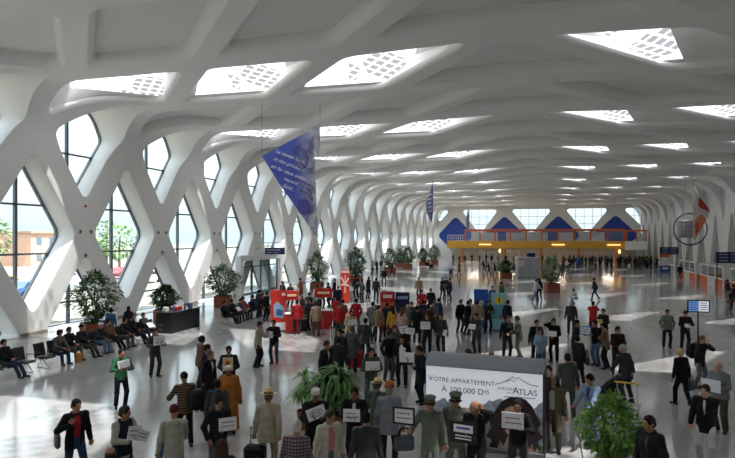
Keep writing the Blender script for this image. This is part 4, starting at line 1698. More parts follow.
dracaena('long leaved green palm in a pot behind the men holding signs', X, s, [(0, 0, 1.4), (.28, .1, 1.25), (-.25, -.05, 1.2), (.1, -.2, 1.0), (.1, .2, 1.4), (-.1, -.1, .8)], 75, .85, '4f7a3a')
X, s = dp(307, 15.7)
dracaena('smaller light green palm left of the long leaved one', X, s, [(-.05, 0, 1.35), (.0, .08, 1.05), (-.16, 0, .9)], 34, .5, '6b9a4e')

# ------------------------------------------------------------------ luggage
def suitcase(label, X, s, rz, col, h=.68, w_=.46, d=.26, tilt=0.0, group=None):
    t = thing('suitcase', label, 'suitcase', (X, s, 0.0), rz, group)
    if tilt:
        t.rotation_euler = (-tilt, 0, rz)
        t.location.z = .02
    MB().box((0, 0, h / 2 + .05), (w_, d, h), bev=.06).build('shell', cloth(col, .6), t, smooth=True, angle=40)
    hd = MB()
    for sx in (-1, 1):
        hd.tube([(sx * w_ * .27, .08, h), (sx * w_ * .27, .08, h + .38)], .011, 6)
    hd.tube([(-w_ * .3, .08, h + .38), (w_ * .3, .08, h + .38)], .016, 6)
    hd.build('pull_handle', STEEL, t)
    for sx in (-1, 1):
        MB().tube([(sx * w_ * .36 - .02, .05, .035), (sx * w_ * .36 + .02, .05, .035)], .035, 10).build('wheel', BLACK, t)
    MB().box((0, -d / 2 - .005, h * .62), (w_ * .7, .03, h * .4), bev=.01).build('pocket', cloth(col, .6), t)
    return t
def at(u, y):
    return fp(u, y)
X, s = at(356, 369); suitcase('red suitcase standing behind the grey coated man', X, s, .3, 'a3262e', .72, .5)
X, s = at(304, 332); suitcase('black suitcase standing beside the red promotion counter', X, s, 0, '1d1d20', .66)
X, s = at(600, 395); suitcase('large black suitcase pulled at a tilt behind the dark coated woman', X, s, -1.75, '1a1a1d', .8, .52, .32, tilt=.85)
X, s = at(255, 476); suitcase('black suitcase with raised handle beside the man in the beige suit', X, s, .1, '17171a', .6)
X, s = at(730, 301); suitcase('grey wheeled suitcase at the right edge of the hall floor', X, s, .4, '3c3f45', .6)
X, s = at(371, 372); suitcase('black suitcase behind the man in the green jacket holding a sign', X, s, .2, '202024', .66)
X, s = at(451, 274.5); suitcase('dark suitcase pulled by a lone traveller in the far middle of the floor', X, s, .2, '26262b', .6, tilt=.5)

def luggage_cart(label, X, s, rz, handle='d8b13a'):
    t = thing('luggage_cart', label, 'luggage cart', (X, s, 0), rz)
    fr = MB()
    for sx in (-.26, .26):
        fr.tube([(sx, -.5, .18), (sx, .3, .14), (sx, .42, .95)], .016, 8)
    fr.tube([(-.26, .3, .14), (.26, .3, .14)], .014, 8).tube([(-.26, -.5, .18), (.26, -.5, .18)], .016, 8)
    for k in range(4):
        fr.tube([(-.26, -.4 + k * .2, .17), (.26, -.4 + k * .2, .17)], .01, 6)
    fr.tube([(-.26, .37, .55), (.26, .37, .55)], .012, 6)
    fr.build('frame', CHROME, t, smooth=True, angle=50)
    MB().tube([(-.33, .43, .97), (.33, .43, .97)], .026, 10).build('handle', paint(handle), t)
    for x, y in ((-.24, .25), (.24, .25), (0, -.48)):
        MB().tube([(x - .02, y, .06), (x + .02, y, .06)], .06, 12).build('wheel', BLACK, t)
    return t
X, s = at(629, 414); luggage_cart('chrome luggage cart with a yellow handle behind the leafy bush', X, s, 2.9)
X, s = at(206, 512); luggage_cart('silver luggage cart beside the man in the beige hooded jacket', X, s, 2.6, '9a9da2')
X, s = at(352, 353); luggage_cart('luggage cart with a yellow handle behind the palm, beside the red suitcase', X, s, 1.4)

# floor cable strip on the right foreground
x0, s0_ = fp(573, 412); x1, s1_ = fp(585, 470)
cs = MB().tube([(x0, s0_, .008), ((x0 + x1) / 2 + .02, (s0_ + s1_) / 2, .008), (x1, s1_, .008)], .014, 6)
tag(cs.build('cable_cover', STEEL), 'dark cable strip running along the floor beside the tan suited man', 'cable')

# ------------------------------------------------------------------ outside, seen through the left windows
def car(label, x, y, rz, col):
    t = thing('parked_car', label, 'car', (x, y, -.35), rz)
    prof = [(-2.1, .35), (-2.12, .75), (-1.9, .92), (-1.3, .98), (-.75, 1.42), (.55, 1.45), (1.25, 1.0), (2.0, .82), (2.12, .55), (2.08, .32)]
    b = MB()
    b.prism(prof, lambda p: (p[0], -.82, p[1]), lambda p: (p[0], .82, p[1]))
    b.build('car_body', mat('carpaint_' + col, col, rough=.25, coat=.5), t)
    g = MB()
    for sy in (-.83, .83):
        g.prism([(-1.15, 1.0), (-.7, 1.36), (.5, 1.38), (1.05, 1.0)], lambda p: (p[0], sy, p[1]), lambda p: (p[0], sy * 1.005, p[1]))
    g.build('car_window', mat('car_glass', '2a3138', rough=.1), t)
    for x_ in (-1.3, 1.3):
        for sy in (-.8, .8):
            MB().tube([(x_, sy - .1, .32), (x_, sy + .1, .32)], .32, 16).build('wheel', BLACK, t)
for k, (x, y, c_) in enumerate(((-44, 30, '8a2f2a'), (-44, 36.5, 'd8d9db'), (-44, 43, '2f4f8a'), (-44, 50, 'b9bcc0'), (-52, 41, '35383c'), (-52, 48, 'c7a13a'), (-52, 56, '9fb4cc'), (-44, 60, 'e2e2e0'), (-52, 66, '7a2a2a'))):
    nm = {'8a2f2a': 'dark red', 'd8d9db': 'silver', '2f4f8a': 'blue', 'b9bcc0': 'light grey', '35383c': 'black', 'c7a13a': 'yellow', '9fb4cc': 'pale blue', 'e2e2e0': 'white', '7a2a2a': 'maroon'}[c_]
    car('%s car parked outside the left windows' % nm, x, y, PI / 2 + .1, c_)
def far_tree(label, x, y, h, seed):
    t = thing('street_tree', label, 'tree', (x, y, -.35), seed, 'trees outside the left windows')
    rng = random.Random(seed)
    MB().tube([(0, 0, 0), (.1, 0, h * .5), (0, .1, h * .8)], [.22, .16, .06], 8).build('trunk', mat('bark', '5b4a3a'), t)
    def pos(r_):
        v = Vector((r_.gauss(0, 1), r_.gauss(0, 1), r_.gauss(0, 1))).normalized()
        return Vector((v.x * h * .35, v.y * h * .35, h * .65 + v.z * h * .32)), v
    vs, fs = leaf_cloud(rng, 500, pos, .7)
    leaf_obj('crown', vs, fs, leafmat('6f8a58'), t)
for k in range(9):
    far_tree('green tree growing beyond the parked cars outside the left windows', -62 - (k % 3) * 9, 30 + k * 8, 5.0 + (k % 4), 30 + k)
for k, (x, y, w_, h_, c_) in enumerate(((-95, 40, 14, 7, 'd6b9a0'), (-98, 68, 18, 9, 'e0d6c6'), (-92, 95, 16, 6, 'c9a28c'))):
    lab = ('low pink building far outside the left windows', 'tall cream building far outside the left windows', 'low brick coloured building far outside the left windows')[k]
    t = thing('building', lab, 'building', (x, y, -.35), 0)
    MB().box((0, 0, h_ / 2), (8, w_, h_)).build('facade', paint(c_), t)
    MB().box((0, 0, h_ + .2), (8.6, w_ + .6, .4)).build('roof', paint('a58a76'), t)
    for q in range(int(w_ // 3)):
        for r_ in range(int(h_ // 3)):
            MB().box((4.02, -w_ / 2 + 1.8 + q * 3, 1.6 + r_ * 3), (.06, 1.2, 1.3)).build('window', paint('5f6c78'), t)
# ------------------------------------------------------------------ figures: distance-field bodies turned into meshes
class Grid:
    def __init__(self, lo, hi, h):
        self.h = h
        self.lo = np.array(lo, np.float32)
        self.n = np.ceil((np.array(hi) - self.lo) / h).astype(int) + 1
        self.d = np.full(self.n, 1.0, np.float32)
        self.ax = [self.lo[i] + h * np.arange(self.n[i], dtype=np.float32) for i in range(3)]

    def sub(self, lo, hi):
        a = np.clip(np.floor((np.array(lo) - self.lo) / self.h).astype(int), 0, self.n)
        b = np.clip(np.ceil((np.array(hi) - self.lo) / self.h).astype(int) + 1, 0, self.n)
        if np.any(b <= a):
            return None, None
        sl = tuple(slice(a[i], b[i]) for i in range(3))
        P = (self.ax[0][sl[0]][:, None, None], self.ax[1][sl[1]][None, :, None], self.ax[2][sl[2]][None, None, :])
        return sl, P

    def merge(self, sl, v, k):
        c = self.d[sl]
        if k > 0:
            t = np.maximum(k - np.abs(c - v), 0) / k
            self.d[sl] = np.minimum(c, v) - t * t * k * .25
        else:
            self.d[sl] = np.minimum(c, v)

    def cone(self, a, b, ra, rb, k=.03, flat=1.0):
        a = np.array(a, np.float32); b = np.array(b, np.float32)
        m = max(ra, rb) + max(k, .02) + self.h * 2
        sl, P = self.sub(np.minimum(a, b) - m, np.maximum(a, b) + m)
        if sl is None:
            return
        ba = b - a
        L = float(ba @ ba) + 1e-9
        X, Y, Z = P[0] - a[0], P[1] - a[1], P[2] - a[2]
        t = np.clip((X * ba[0] + Y * ba[1] + Z * ba[2]) / L, 0, 1)
        dx, dy, dz = X - t * ba[0], (Y - t * ba[1]) / flat, Z - t * ba[2]
        v = np.sqrt(dx * dx + dy * dy + dz * dz) - (ra + (rb - ra) * t)
        self.merge(sl, v, k)

    def ell(self, c, r, k=.02, R=None, op='add'):
        c = np.array(c, np.float32)
        m = max(r) + max(k, .02) + self.h * 2
        sl, P = self.sub(c - m, c + m)
        if sl is None:
            return
        X, Y, Z = P[0] - c[0], P[1] - c[1], P[2] - c[2]
        if R is not None:
            X, Y, Z = (R[0][0] * X + R[1][0] * Y + R[2][0] * Z, R[0][1] * X + R[1][1] * Y + R[2][1] * Z, R[0][2] * X + R[1][2] * Y + R[2][2] * Z)
        q = np.sqrt((X / r[0]) ** 2 + (Y / r[1]) ** 2 + (Z / r[2]) ** 2)
        v = (q - 1) * min(r)
        v = np.broadcast_to(v, self.d[sl].shape)
        if op == 'add':
            self.merge(sl, v, k)
        else:
            self.d[sl] = np.maximum(self.d[sl], -v)

    def plane(self, p, n):
        """keep the side the normal points away from"""
        p = np.array(p, np.float32); n = np.array(n, np.float32)
        v = (self.ax[0][:, None, None] - p[0]) * n[0] + (self.ax[1][None, :, None] - p[1]) * n[1] + (self.ax[2][None, None, :] - p[2]) * n[2]
        self.d = np.maximum(self.d, v)

    def cut_box(self, p, R, lo, hi):
        """remove a box given in a rotated local frame"""
        X = self.ax[0][:, None, None] - p[0]; Y = self.ax[1][None, :, None] - p[1]; Z = self.ax[2][None, None, :] - p[2]
        L = [R[0][i] * X + R[1][i] * Y + R[2][i] * Z for i in range(3)]
        v = None
        for i in range(3):
            w_ = np.maximum(lo[i] - L[i], L[i] - hi[i])
            v = w_ if v is None else np.maximum(v, w_)
        self.d = np.maximum(self.d, -v)

    def mesh(self, name):
        d = self.d
        s = d < 0
        nx, ny, nz = d.shape
        cx, cy, cz = nx - 1, ny - 1, nz - 1
        cnt = np.zeros((cx, cy, cz), np.float32)
        acc = np.zeros((cx, cy, cz, 3), np.float32)
        quads = []
        offs = {0: ((0, 0, 0), (0, -1, 0), (0, -1, -1), (0, 0, -1)), 1: ((0, 0, 0), (0, 0, -1), (-1, 0, -1), (-1, 0, 0)), 2: ((0, 0, 0), (-1, 0, 0), (-1, -1, 0), (0, -1, 0))}
        edges = []
        for ax in range(3):
            a = [slice(None)] * 3; b = [slice(None)] * 3
            a[ax] = slice(0, -1); b[ax] = slice(1, None)
            da, db = d[tuple(a)], d[tuple(b)]
            x = (da < 0) != (db < 0)
            # keep off the border so four cells exist
            for o in range(3):
                if o != ax:
                    q = [slice(None)] * 3
                    q[o] = slice(0, 1); x[tuple(q)] = False
                    q[o] = slice(x.shape[o] - 1, None); x[tuple(q)] = False
            I = np.argwhere(x)
            if len(I) == 0:
                continue
            va = da[x]; vb = db[x]
            t = va / (va - vb)
            P = I.astype(np.float32)
            P[:, ax] += t
            flip = va < 0
            edges.append((ax, I, flip))
            for o in offs[ax]:
                J = I + np.array(o)
                np.add.at(cnt, (J[:, 0], J[:, 1], J[:, 2]), 1)
                np.add.at(acc, (J[:, 0], J[:, 1], J[:, 2]), P)
        used = cnt > 0
        idx = np.full(cnt.shape, -1, np.int64)
        idx[used] = np.arange(int(used.sum()))
        V = acc[used] / cnt[used][:, None] * self.h + self.lo
        Q = []
        for ax, I, flip in edges:
            c4 = [idx[I[:, 0] + o[0], I[:, 1] + o[1], I[:, 2] + o[2]] for o in offs[ax]]
            q = np.stack(c4, 1)
            q[~flip] = q[~flip][:, ::-1]
            Q.append(q)
        Q = np.concatenate(Q) if Q else np.zeros((0, 4), np.int64)
        me = bpy.data.meshes.new(name)
        me.vertices.add(len(V))
        me.vertices.foreach_set('co', V.astype(np.float32).ravel())
        me.loops.add(Q.size)
        me.loops.foreach_set('vertex_index', Q.ravel().astype(np.int32))
        me.polygons.add(len(Q))
        me.polygons.foreach_set('loop_start', (np.arange(len(Q)) * 4).astype(np.int32))
        try:
            me.polygons.foreach_set('loop_total', np.full(len(Q), 4, np.int32))
        except Exception:
            pass
        me.polygons.foreach_set('use_smooth', np.ones(len(Q), bool))
        me.update(calc_edges=True)
        me.validate()
        return me

def V3(*a):
    return np.array(a, float)

def rot_z(a):
    c, s = math.cos(a), math.sin(a)
    return np.array([[c, -s, 0], [s, c, 0], [0, 0, 1]])
def rot_x(a):
    c, s = math.cos(a), math.sin(a)
    return np.array([[1, 0, 0], [0, c, -s], [0, s, c]])
def rot_y(a):
    c, s = math.cos(a), math.sin(a)
    return np.array([[c, 0, s], [0, 1, 0], [-s, 0, c]])

def ik(a, b, l1, l2, pole):
    d = b - a
    L = np.linalg.norm(d)
    mx = (l1 + l2) * .995
    if L > mx:
        b = a + d / L * mx
        d = b - a; L = mx
    u = d / L
    x = (l1 * l1 - l2 * l2 + L * L) / (2 * L)
    h = math.sqrt(max(0, l1 * l1 - x * x))
    p = pole - u * (pole @ u)
    p = p / (np.linalg.norm(p) + 1e-9)
    return a + u * x + p * h, b

# arm presets: hand position for side sx (+1 is the figure's left, local +X), elbow pole, hand direction
ARMS = {
    'down': lambda sx: (V3(sx * .30, -.03, .84), V3(sx * .3, .6, 0), V3(0, -.15, -1)),
    'hang': lambda sx: (V3(sx * .27, .04, .82), V3(sx * .3, .6, 0), V3(0, -.1, -1)),
    'hold': lambda sx: (V3(sx * .13, -.30, 1.17), V3(sx * .6, .2, -.6), V3(-sx * .3, -.3, .9)),
    'holdhigh': lambda sx: (V3(sx * .15, -.33, 1.33), V3(sx * .6, .1, -.7), V3(-sx * .2, -.2, .95)),
    'holdone': lambda sx: (V3(sx * .06, -.31, 1.14), V3(sx * .6, .2, -.6), V3(-sx * .4, -.3, .85)),
    'side': lambda sx: (V3(sx * .34, -.24, 1.12), V3(sx * .5, .4, -.6), V3(sx * .1, -.5, .8)),
    'pocket': lambda sx: (V3(sx * .23, -.10, .93), V3(sx * .7, .6, 0), V3(-sx * .3, -.2, -.9)),
    'belly': lambda sx: (V3(sx * .05, -.22, 1.06), V3(sx * .8, .3, -.3), V3(-sx * .95, -.1, 0)),
    'cross': lambda sx: (V3(-sx * .10, -.21, 1.20), V3(sx * .8, -.1, -.6), V3(-sx * .95, 0, .1)),
    'back': lambda sx: (V3(sx * .05, .21, .95), V3(sx * .7, .5, .1), V3(-sx * .7, 0, -.6)),
    'phone': lambda sx: (V3(sx * .115, -.05, 1.57), V3(sx * .7, -.3, -.6), V3(-sx * .1, -.1, 1)),
    'face': lambda sx: (V3(sx * .05, -.20, 1.50), V3(sx * .7, -.1, -.6), V3(-sx * .2, 0, 1)),
    'strap': lambda sx: (V3(sx * .17, -.17, 1.31), V3(sx * .7, .1, -.7), V3(-sx * .3, .1, .9)),
    'forward': lambda sx: (V3(sx * .20, -.42, 1.02), V3(sx * .4, .4, -.6), V3(0, -1, 0)),
    'pull': lambda sx: (V3(sx * .28, .28, .84), V3(sx * .4, .6, .1), V3(0, .4, -1)),
    'lap': lambda sx: (V3(sx * .08, -.34, .66), V3(sx * .8, .4, -.1), V3(-sx * .7, -.5, -.2)),
    'knee': lambda sx: (V3(sx * .14, -.42, .60), V3(sx * .8, .4, 0), V3(0, -.9, -.4)),
    'reach': lambda sx: (V3(sx * .30, -.45, 1.22), V3(sx * .3, .2, -.8), V3(0, -1, .1)),
    'hip': lambda sx: (V3(sx * .21, -.02, 1.0), V3(sx * .9, .5, 0), V3(-sx * .6, -.6, -.4)),
}

def skeleton(p):
    J = {}
    seat = p.get('seat', False)
    build = p.get('build', 1.0)
    lean = math.radians(p.get('lean', 6 if not seat else -8))
    turn = math.radians(p.get('turn', 0))
    pel = V3(0, 0, .93) if not seat else V3(0, .04, .53)
    R = rot_z(turn) @ rot_x(lean)
    J['pel'] = pel
    J['R'] = R
    J['waist'] = pel + R @ V3(0, .0, .16)
    J['chest'] = pel + R @ V3(0, .0, .36)
    J['neck'] = pel + R @ V3(0, .015, .53)
    J['hd'] = pel + R @ V3(0, -.012, .53) + rot_z(turn) @ rot_x(lean * .4) @ V3(0, -.015, .175)
    hr = rot_z(turn + math.radians(p.get('hyaw', 0))) @ rot_x(math.radians(p.get('hpitch', 6)))
    hr = hr @ rot_y(math.radians(p.get('hroll', 0)))
    J['HR'] = hr
    sh = .18 * (0.9 if p.get('woman') else 1.0)
    for sx, nm in ((1, 'l'), (-1, 'r')):
        J['sh' + nm] = pel + R @ V3(sx * sh, .01, .485)
        t, pole, hd = ARMS[p.get('arm_' + nm, 'down')](sx)
        off = p.get('off_' + nm)
        if off is not None:
            t = t + V3(*off)
        if seat and p.get('arm_' + nm, 'down') not in ('lap', 'knee'):
            t = t + V3(0, .04, -.40)
        elif not seat:
            t = rot_z(turn) @ t
            if abs(lean) > .02:
                t = pel + R @ (t - pel) if t[2] > .95 else t
        e, w_ = ik(J['sh' + nm], t, .285, .25, R @ pole)
        J['el' + nm], J['wr' + nm] = e, w_
        hd = rot_z(turn) @ hd
        J['hdir' + nm] = hd / np.linalg.norm(hd)
        J['hip' + nm] = pel + rot_z(turn * .5) @ V3(sx * .092, 0, -.02)
        f = p.get('foot_' + nm)
        if f is None:
            f = (sx * .12, -.02 if sx > 0 else .05) if not seat else (sx * .13, -.46)
        fx, fy = f[0], f[1]
        fz = f[2] if len(f) > 2 else 0.0
        ank = V3(fx, fy + .04, .085 + fz)
        kn, ank = ik(J['hip' + nm], ank, .43, .43, V3(sx * (.25 if not seat else .15), -1, .35 if seat else 0))
        J['kn' + nm], J['an' + nm] = kn, ank
        a = math.radians(p.get('toe_' + nm, sx * 14))
        J['toe' + nm] = ank + V3(math.sin(a) * .15, -math.cos(a) * .15, -.045)
        J['heel' + nm] = ank + V3(-math.sin(a) * .05, math.cos(a) * .05, -.045)
    return J

def bounds(J, pad=.22):
    P = np.array([v for k, v in J.items() if isinstance(v, np.ndarray) and v.shape == (3,) and not k.startswith('hdir')])
    lo = P.min(0) - pad; hi = P.max(0) + pad
    lo[2] = -.05
    hi[2] = J['hd'][2] + .3
    return lo, hi

def g_head(G, J, p, fine=True):
    c, R = J['hd'], J['HR']
    f = lambda x, y, z: c + R @ V3(x, y, z)
    G.ell(f(0, .008, .03), (.075, .095, .092), .03, R)
    G.ell(f(0, -.022, -.035), (.058, .068, .075), .035, R)
    G.cone(f(0, -.055, -.085), f(0, -.06, -.085), .028, .026, .03)
    G.cone(J['neck'] - V3(0, 0, .06), f(0, .02, -.05), .06, .054, .03)
    if fine:
        G.cone(f(0, -.088, .02), f(0, -.108, -.022), .009, .014, .012)      # nose
        G.cone(f(-.035, -.078, .032), f(.035, -.078, .032), .012, .012, .015)  # brow
        for sx in (-1, 1):
            G.ell(f(sx * .031, -.098, .010), (.015, .016, .011), 0, R, 'cut')   # eye sockets
            G.ell(f(sx * .078, .01, -.005), (.012, .022, .033), .01, R)         # ears
            G.ell(f(sx * .04, -.062, -.028), (.022, .02, .02), .02, R)          # cheeks
        G.cone(f(-.018, -.089, -.052), f(.018, -.089, -.052), .008, .008, .008)  # lips

def g_arm(G, J, nm, r, upto=1.0, k=.03):
    G.cone(J['sh' + nm], J['el' + nm], r[0], r[1], k)
    w_ = J['el' + nm] + (J['wr' + nm] - J['el' + nm]) * upto
    G.cone(J['el' + nm], w_, r[1], r[2], k)

def g_hand(G, J, nm, fine):
    w_, d = J['wr' + nm], J['hdir' + nm]
    fore = J['wr' + nm] - J['el' + nm]
    fore = fore / np.linalg.norm(fore)
    d = d * .75 + fore * .35
    d = d / np.linalg.norm(d)
    sx = 1 if nm == 'l' else -1
    side = np.cross(d, V3(0, -1, .2))
    if np.linalg.norm(side) < .2:
        side = np.cross(d, V3(0, 0, 1))
    side = side / np.linalg.norm(side)
    nrm = np.cross(side, d)
    if not fine:
        G.cone(w_, w_ + d * .10, .034, .036, .02)
        G.cone(w_ + d * .08, w_ + d * .15 + nrm * .02, .033, .02, .02)
        return
    for j in (-1.5, -.5, .5, 1.5):
        a = w_ + d * .01 + side * j * .012
        b = w_ + d * .088 + side * j * .021
        G.cone(a, b, .017, .0145, .014)
        Lf = (.062, .078, .074, .058)[int(j + 1.5)]
        m = b + d * Lf * .55 + side * j * .006
        e = m + (d * .55 + nrm * .8) * Lf * .55 + side * j * .003
        G.cone(b, m, .0115, .0105, .006)
        G.cone(m, e, .0105, .0085, .004)
    t0 = w_ + d * .025 + side * (-1.8 * .015)
    t1 = t0 + d * .035 - side * .03 + nrm * .012
    G.cone(t0, t1, .0145, .0125, .01)
    G.cone(t1, t1 + d * .032 + nrm * .012, .0115, .009, .005)

def g_leg(G, J, nm, r, upto=1.0, k=.03):
    G.cone(J['hip' + nm], J['kn' + nm], r[0], r[1], k)
    G.cone(J['kn' + nm], J['kn' + nm] + (J['an' + nm] - J['kn' + nm]) * upto, r[1], r[2], k)

def g_torso(G, J, b, ease, top=True, k=.06):
    R = J['R']
    G.cone(J['pel'] + R @ V3(0, .01, -.02), J['waist'], (.155 + ease) * b, (.142 + ease) * b, k, .74)
    G.cone(J['waist'], J['chest'], (.142 + ease) * b, (.158 + ease) * min(b, 1.1), k, .74)
    G.cone(J['chest'], J['chest'] + R @ V3(0, .01, .08), (.158 + ease) * min(b, 1.1), (.12 + ease), k, .74)
    G.cone(J['shl'], J['shr'], .058 + ease * .7, .058 + ease * .7, k)
    G.cone(J['neck'] - R @ V3(0, 0, .03), J['neck'] - R @ V3(0, 0, .10), .058 + ease * .3, .10, k)

def body_mesh(p, J, h, fine):
    lo, hi = bounds(J)
    G = Grid(lo, hi, h)
    b = p.get('build', 1.0)
    g_torso(G, J, b, -.022)
    for nm in ('l', 'r'):
        g_arm(G, J, nm, (.046, .037, .027))
        g_hand(G, J, nm, fine)
        g_leg(G, J, nm, (.078, .05, .034))
        G.cone(J['heel' + nm], J['toe' + nm], .030, .026, .02)
        G.cone(J['an' + nm], J['heel' + nm], .034, .03, .02)
    g_head(G, J, p, fine)
    return G.mesh('person')

def top_mesh(p, J, h):
    """jacket, coat, shirt or robe"""
    kind = p.get('top', 'jacket')
    lo, hi = bounds(J)
    G = Grid(lo, hi, h)
    b = p.get('build', 1.0)
    ease = {'shirt': .006, 'sweater': .012, 'jacket': .02, 'coat': .026, 'robe': .03}[kind]
    R = J['R']
    seat = p.get('seat', False)
    g_torso(G, J, b, ease)
    hem = p.get('hem', {'shirt': .86, 'sweater': .84, 'jacket': .74, 'coat': .48, 'robe': .1}[kind])
    if not seat:
        if kind == 'robe':
            G.cone(J['pel'], V3(0, .02, .05), .2 * b, .27, .06, .85)
        else:
            fl = .175 + ease + (.03 if kind == 'coat' else 0)
            G.cone(J['pel'] + V3(0, .005, .02), V3(J['pel'][0], .015, hem - .05), (.162 + ease) * b, fl * b, .05, .76)
        G.plane((0, 0, hem), (0, 0, -1))
    else:
        if kind in ('coat', 'robe'):
            for nm in ('l', 'r'):
                G.cone(J['hip' + nm], J['kn' + nm], .11, .085, .05)
            if kind == 'robe':
                for nm in ('l', 'r'):
                    G.cone(J['kn' + nm], J['an' + nm] + V3(0, 0, .05), .085, .08, .05)
        G.plane((0, 0, .455 if kind not in ('robe',) else .1), (0, 0, -1))
    a = ease
    for nm in (() if p.get('noarm') else ('l', 'r')):
        g_arm(G, J, nm, (.054 + a, .043 + a * .9, .036 + a * .8), p.get('sleeve', .97), .035)
    # neckline: scoop above the collar
    nk = J['neck']
    cpos = nk + R @ V3(0, -.02, .075)
    G.ell(cpos, (.085, .085, .06), 0, R, 'cut')
    # open front showing the layer below
    op = p.get('open', 0.0)
    if op and kind in ('jacket', 'coat'):
        w_ = .055 * op
        G2 = Grid(lo, hi, h)
        n = 15
        for i in range(n):
            t = i / (n - 1)
            z = .50 - t * (.50 if op >= 1.2 else .26)
            ww = w_ * (1.25 - .25 * t) if op >= 1.2 else w_ * (1 - t * .85) * 1.3
            cpt = J['pel'] + R @ V3(0, -.22, z)
            G2.ell(cpt, (ww, .17, .05), .0, R)
        if op >= 1.2 and not seat:
            for z in [.94 - .03 * i for i in range(16)]:
                if z > hem - .05:
                    G2.ell(V3(J['pel'][0], -.22, z), (w_, .17, .06), 0, R)
        G.d = np.maximum(G.d, -G2.d)
    if p.get('hood'):
        G.cone(nk + R @ V3(-.06, .09, -.02), nk + R @ V3(.06, .09, -.02), .06, .06, .03)
        G.cone(nk + R @ V3(0, .10, -.05), nk + R @ V3(0, .11, -.14), .07, .035, .03)
    else:
        # collar roll
        for i in range(8):
            an = PI * (.15 + .7 * i / 7)
            if kind in ('jacket', 'coat'):
                q = nk + R @ V3(.075 * math.cos(an), .015 + .06 * math.sin(an), .02)
                G.ell(q, (.022, .022, .03), .015)
    return G.mesh({'shirt': 'shirt', 'sweater': 'sweater', 'jacket': 'jacket', 'coat': 'coat', 'robe': 'robe'}[kind])

def under_mesh(p, J, h):
    lo, hi = bounds(J)
    G = Grid(lo, hi, h)
    g_torso(G, J, p.get('build', 1.0), .003)
    R = J['R']
    G.cone(J['neck'] + R @ V3(0, -.0, .02), J['neck'] - R @ V3(0, 0, .03), .062, .075, .02)
    G.plane(J['pel'] + V3(0, 0, -.06), (0, 0, -1))
    G.plane(J['neck'] + R @ V3(0, 0, .028), tuple(R @ V3(0, -.35, .93)))
    return G.mesh('shirt')

def trouser_mesh(p, J, h):
    lo, hi = bounds(J)
    G = Grid(lo, hi, h)
    b = p.get('build', 1.0)
    w_ = p.get('wide', 1.0)
    R = J['R']
    G.cone(J['pel'] + V3(0, .01, -.02), J['pel'] + R @ V3(0, 0, .08), .163 * b, .15 * b, .04, .76)
    for nm in ('l', 'r'):
        g_leg(G, J, nm, (.095 * (b * .5 + .5), .071 * w_, .062 * w_), .97, .03)
    G.plane(J['pel'] + R @ V3(0, 0, .11), tuple(R @ V3(0, 0, 1)))
    if p.get('skirt'):
        G.cone(J['pel'], V3(0, 0, .5), .17, .2, .05, .8)
    return G.mesh('trousers')

def shoe_mesh(J, h, nm):
    lo = np.minimum(np.minimum(J['heel' + nm], J['toe' + nm]), J['an' + nm]) - .12
    hi = np.maximum(np.maximum(J['heel' + nm], J['toe' + nm]), J['an' + nm]) + .12
    G = Grid(lo, hi, h)
    G.cone(J['heel' + nm] + V3(0, 0, .002), J['toe' + nm], .044, .040, .02)
    G.cone(J['an' + nm], J['heel' + nm], .047, .042, .02)
    G.plane((0, 0, J['heel' + nm][2] - .038), (0, 0, -1))
    return G.mesh('shoe')

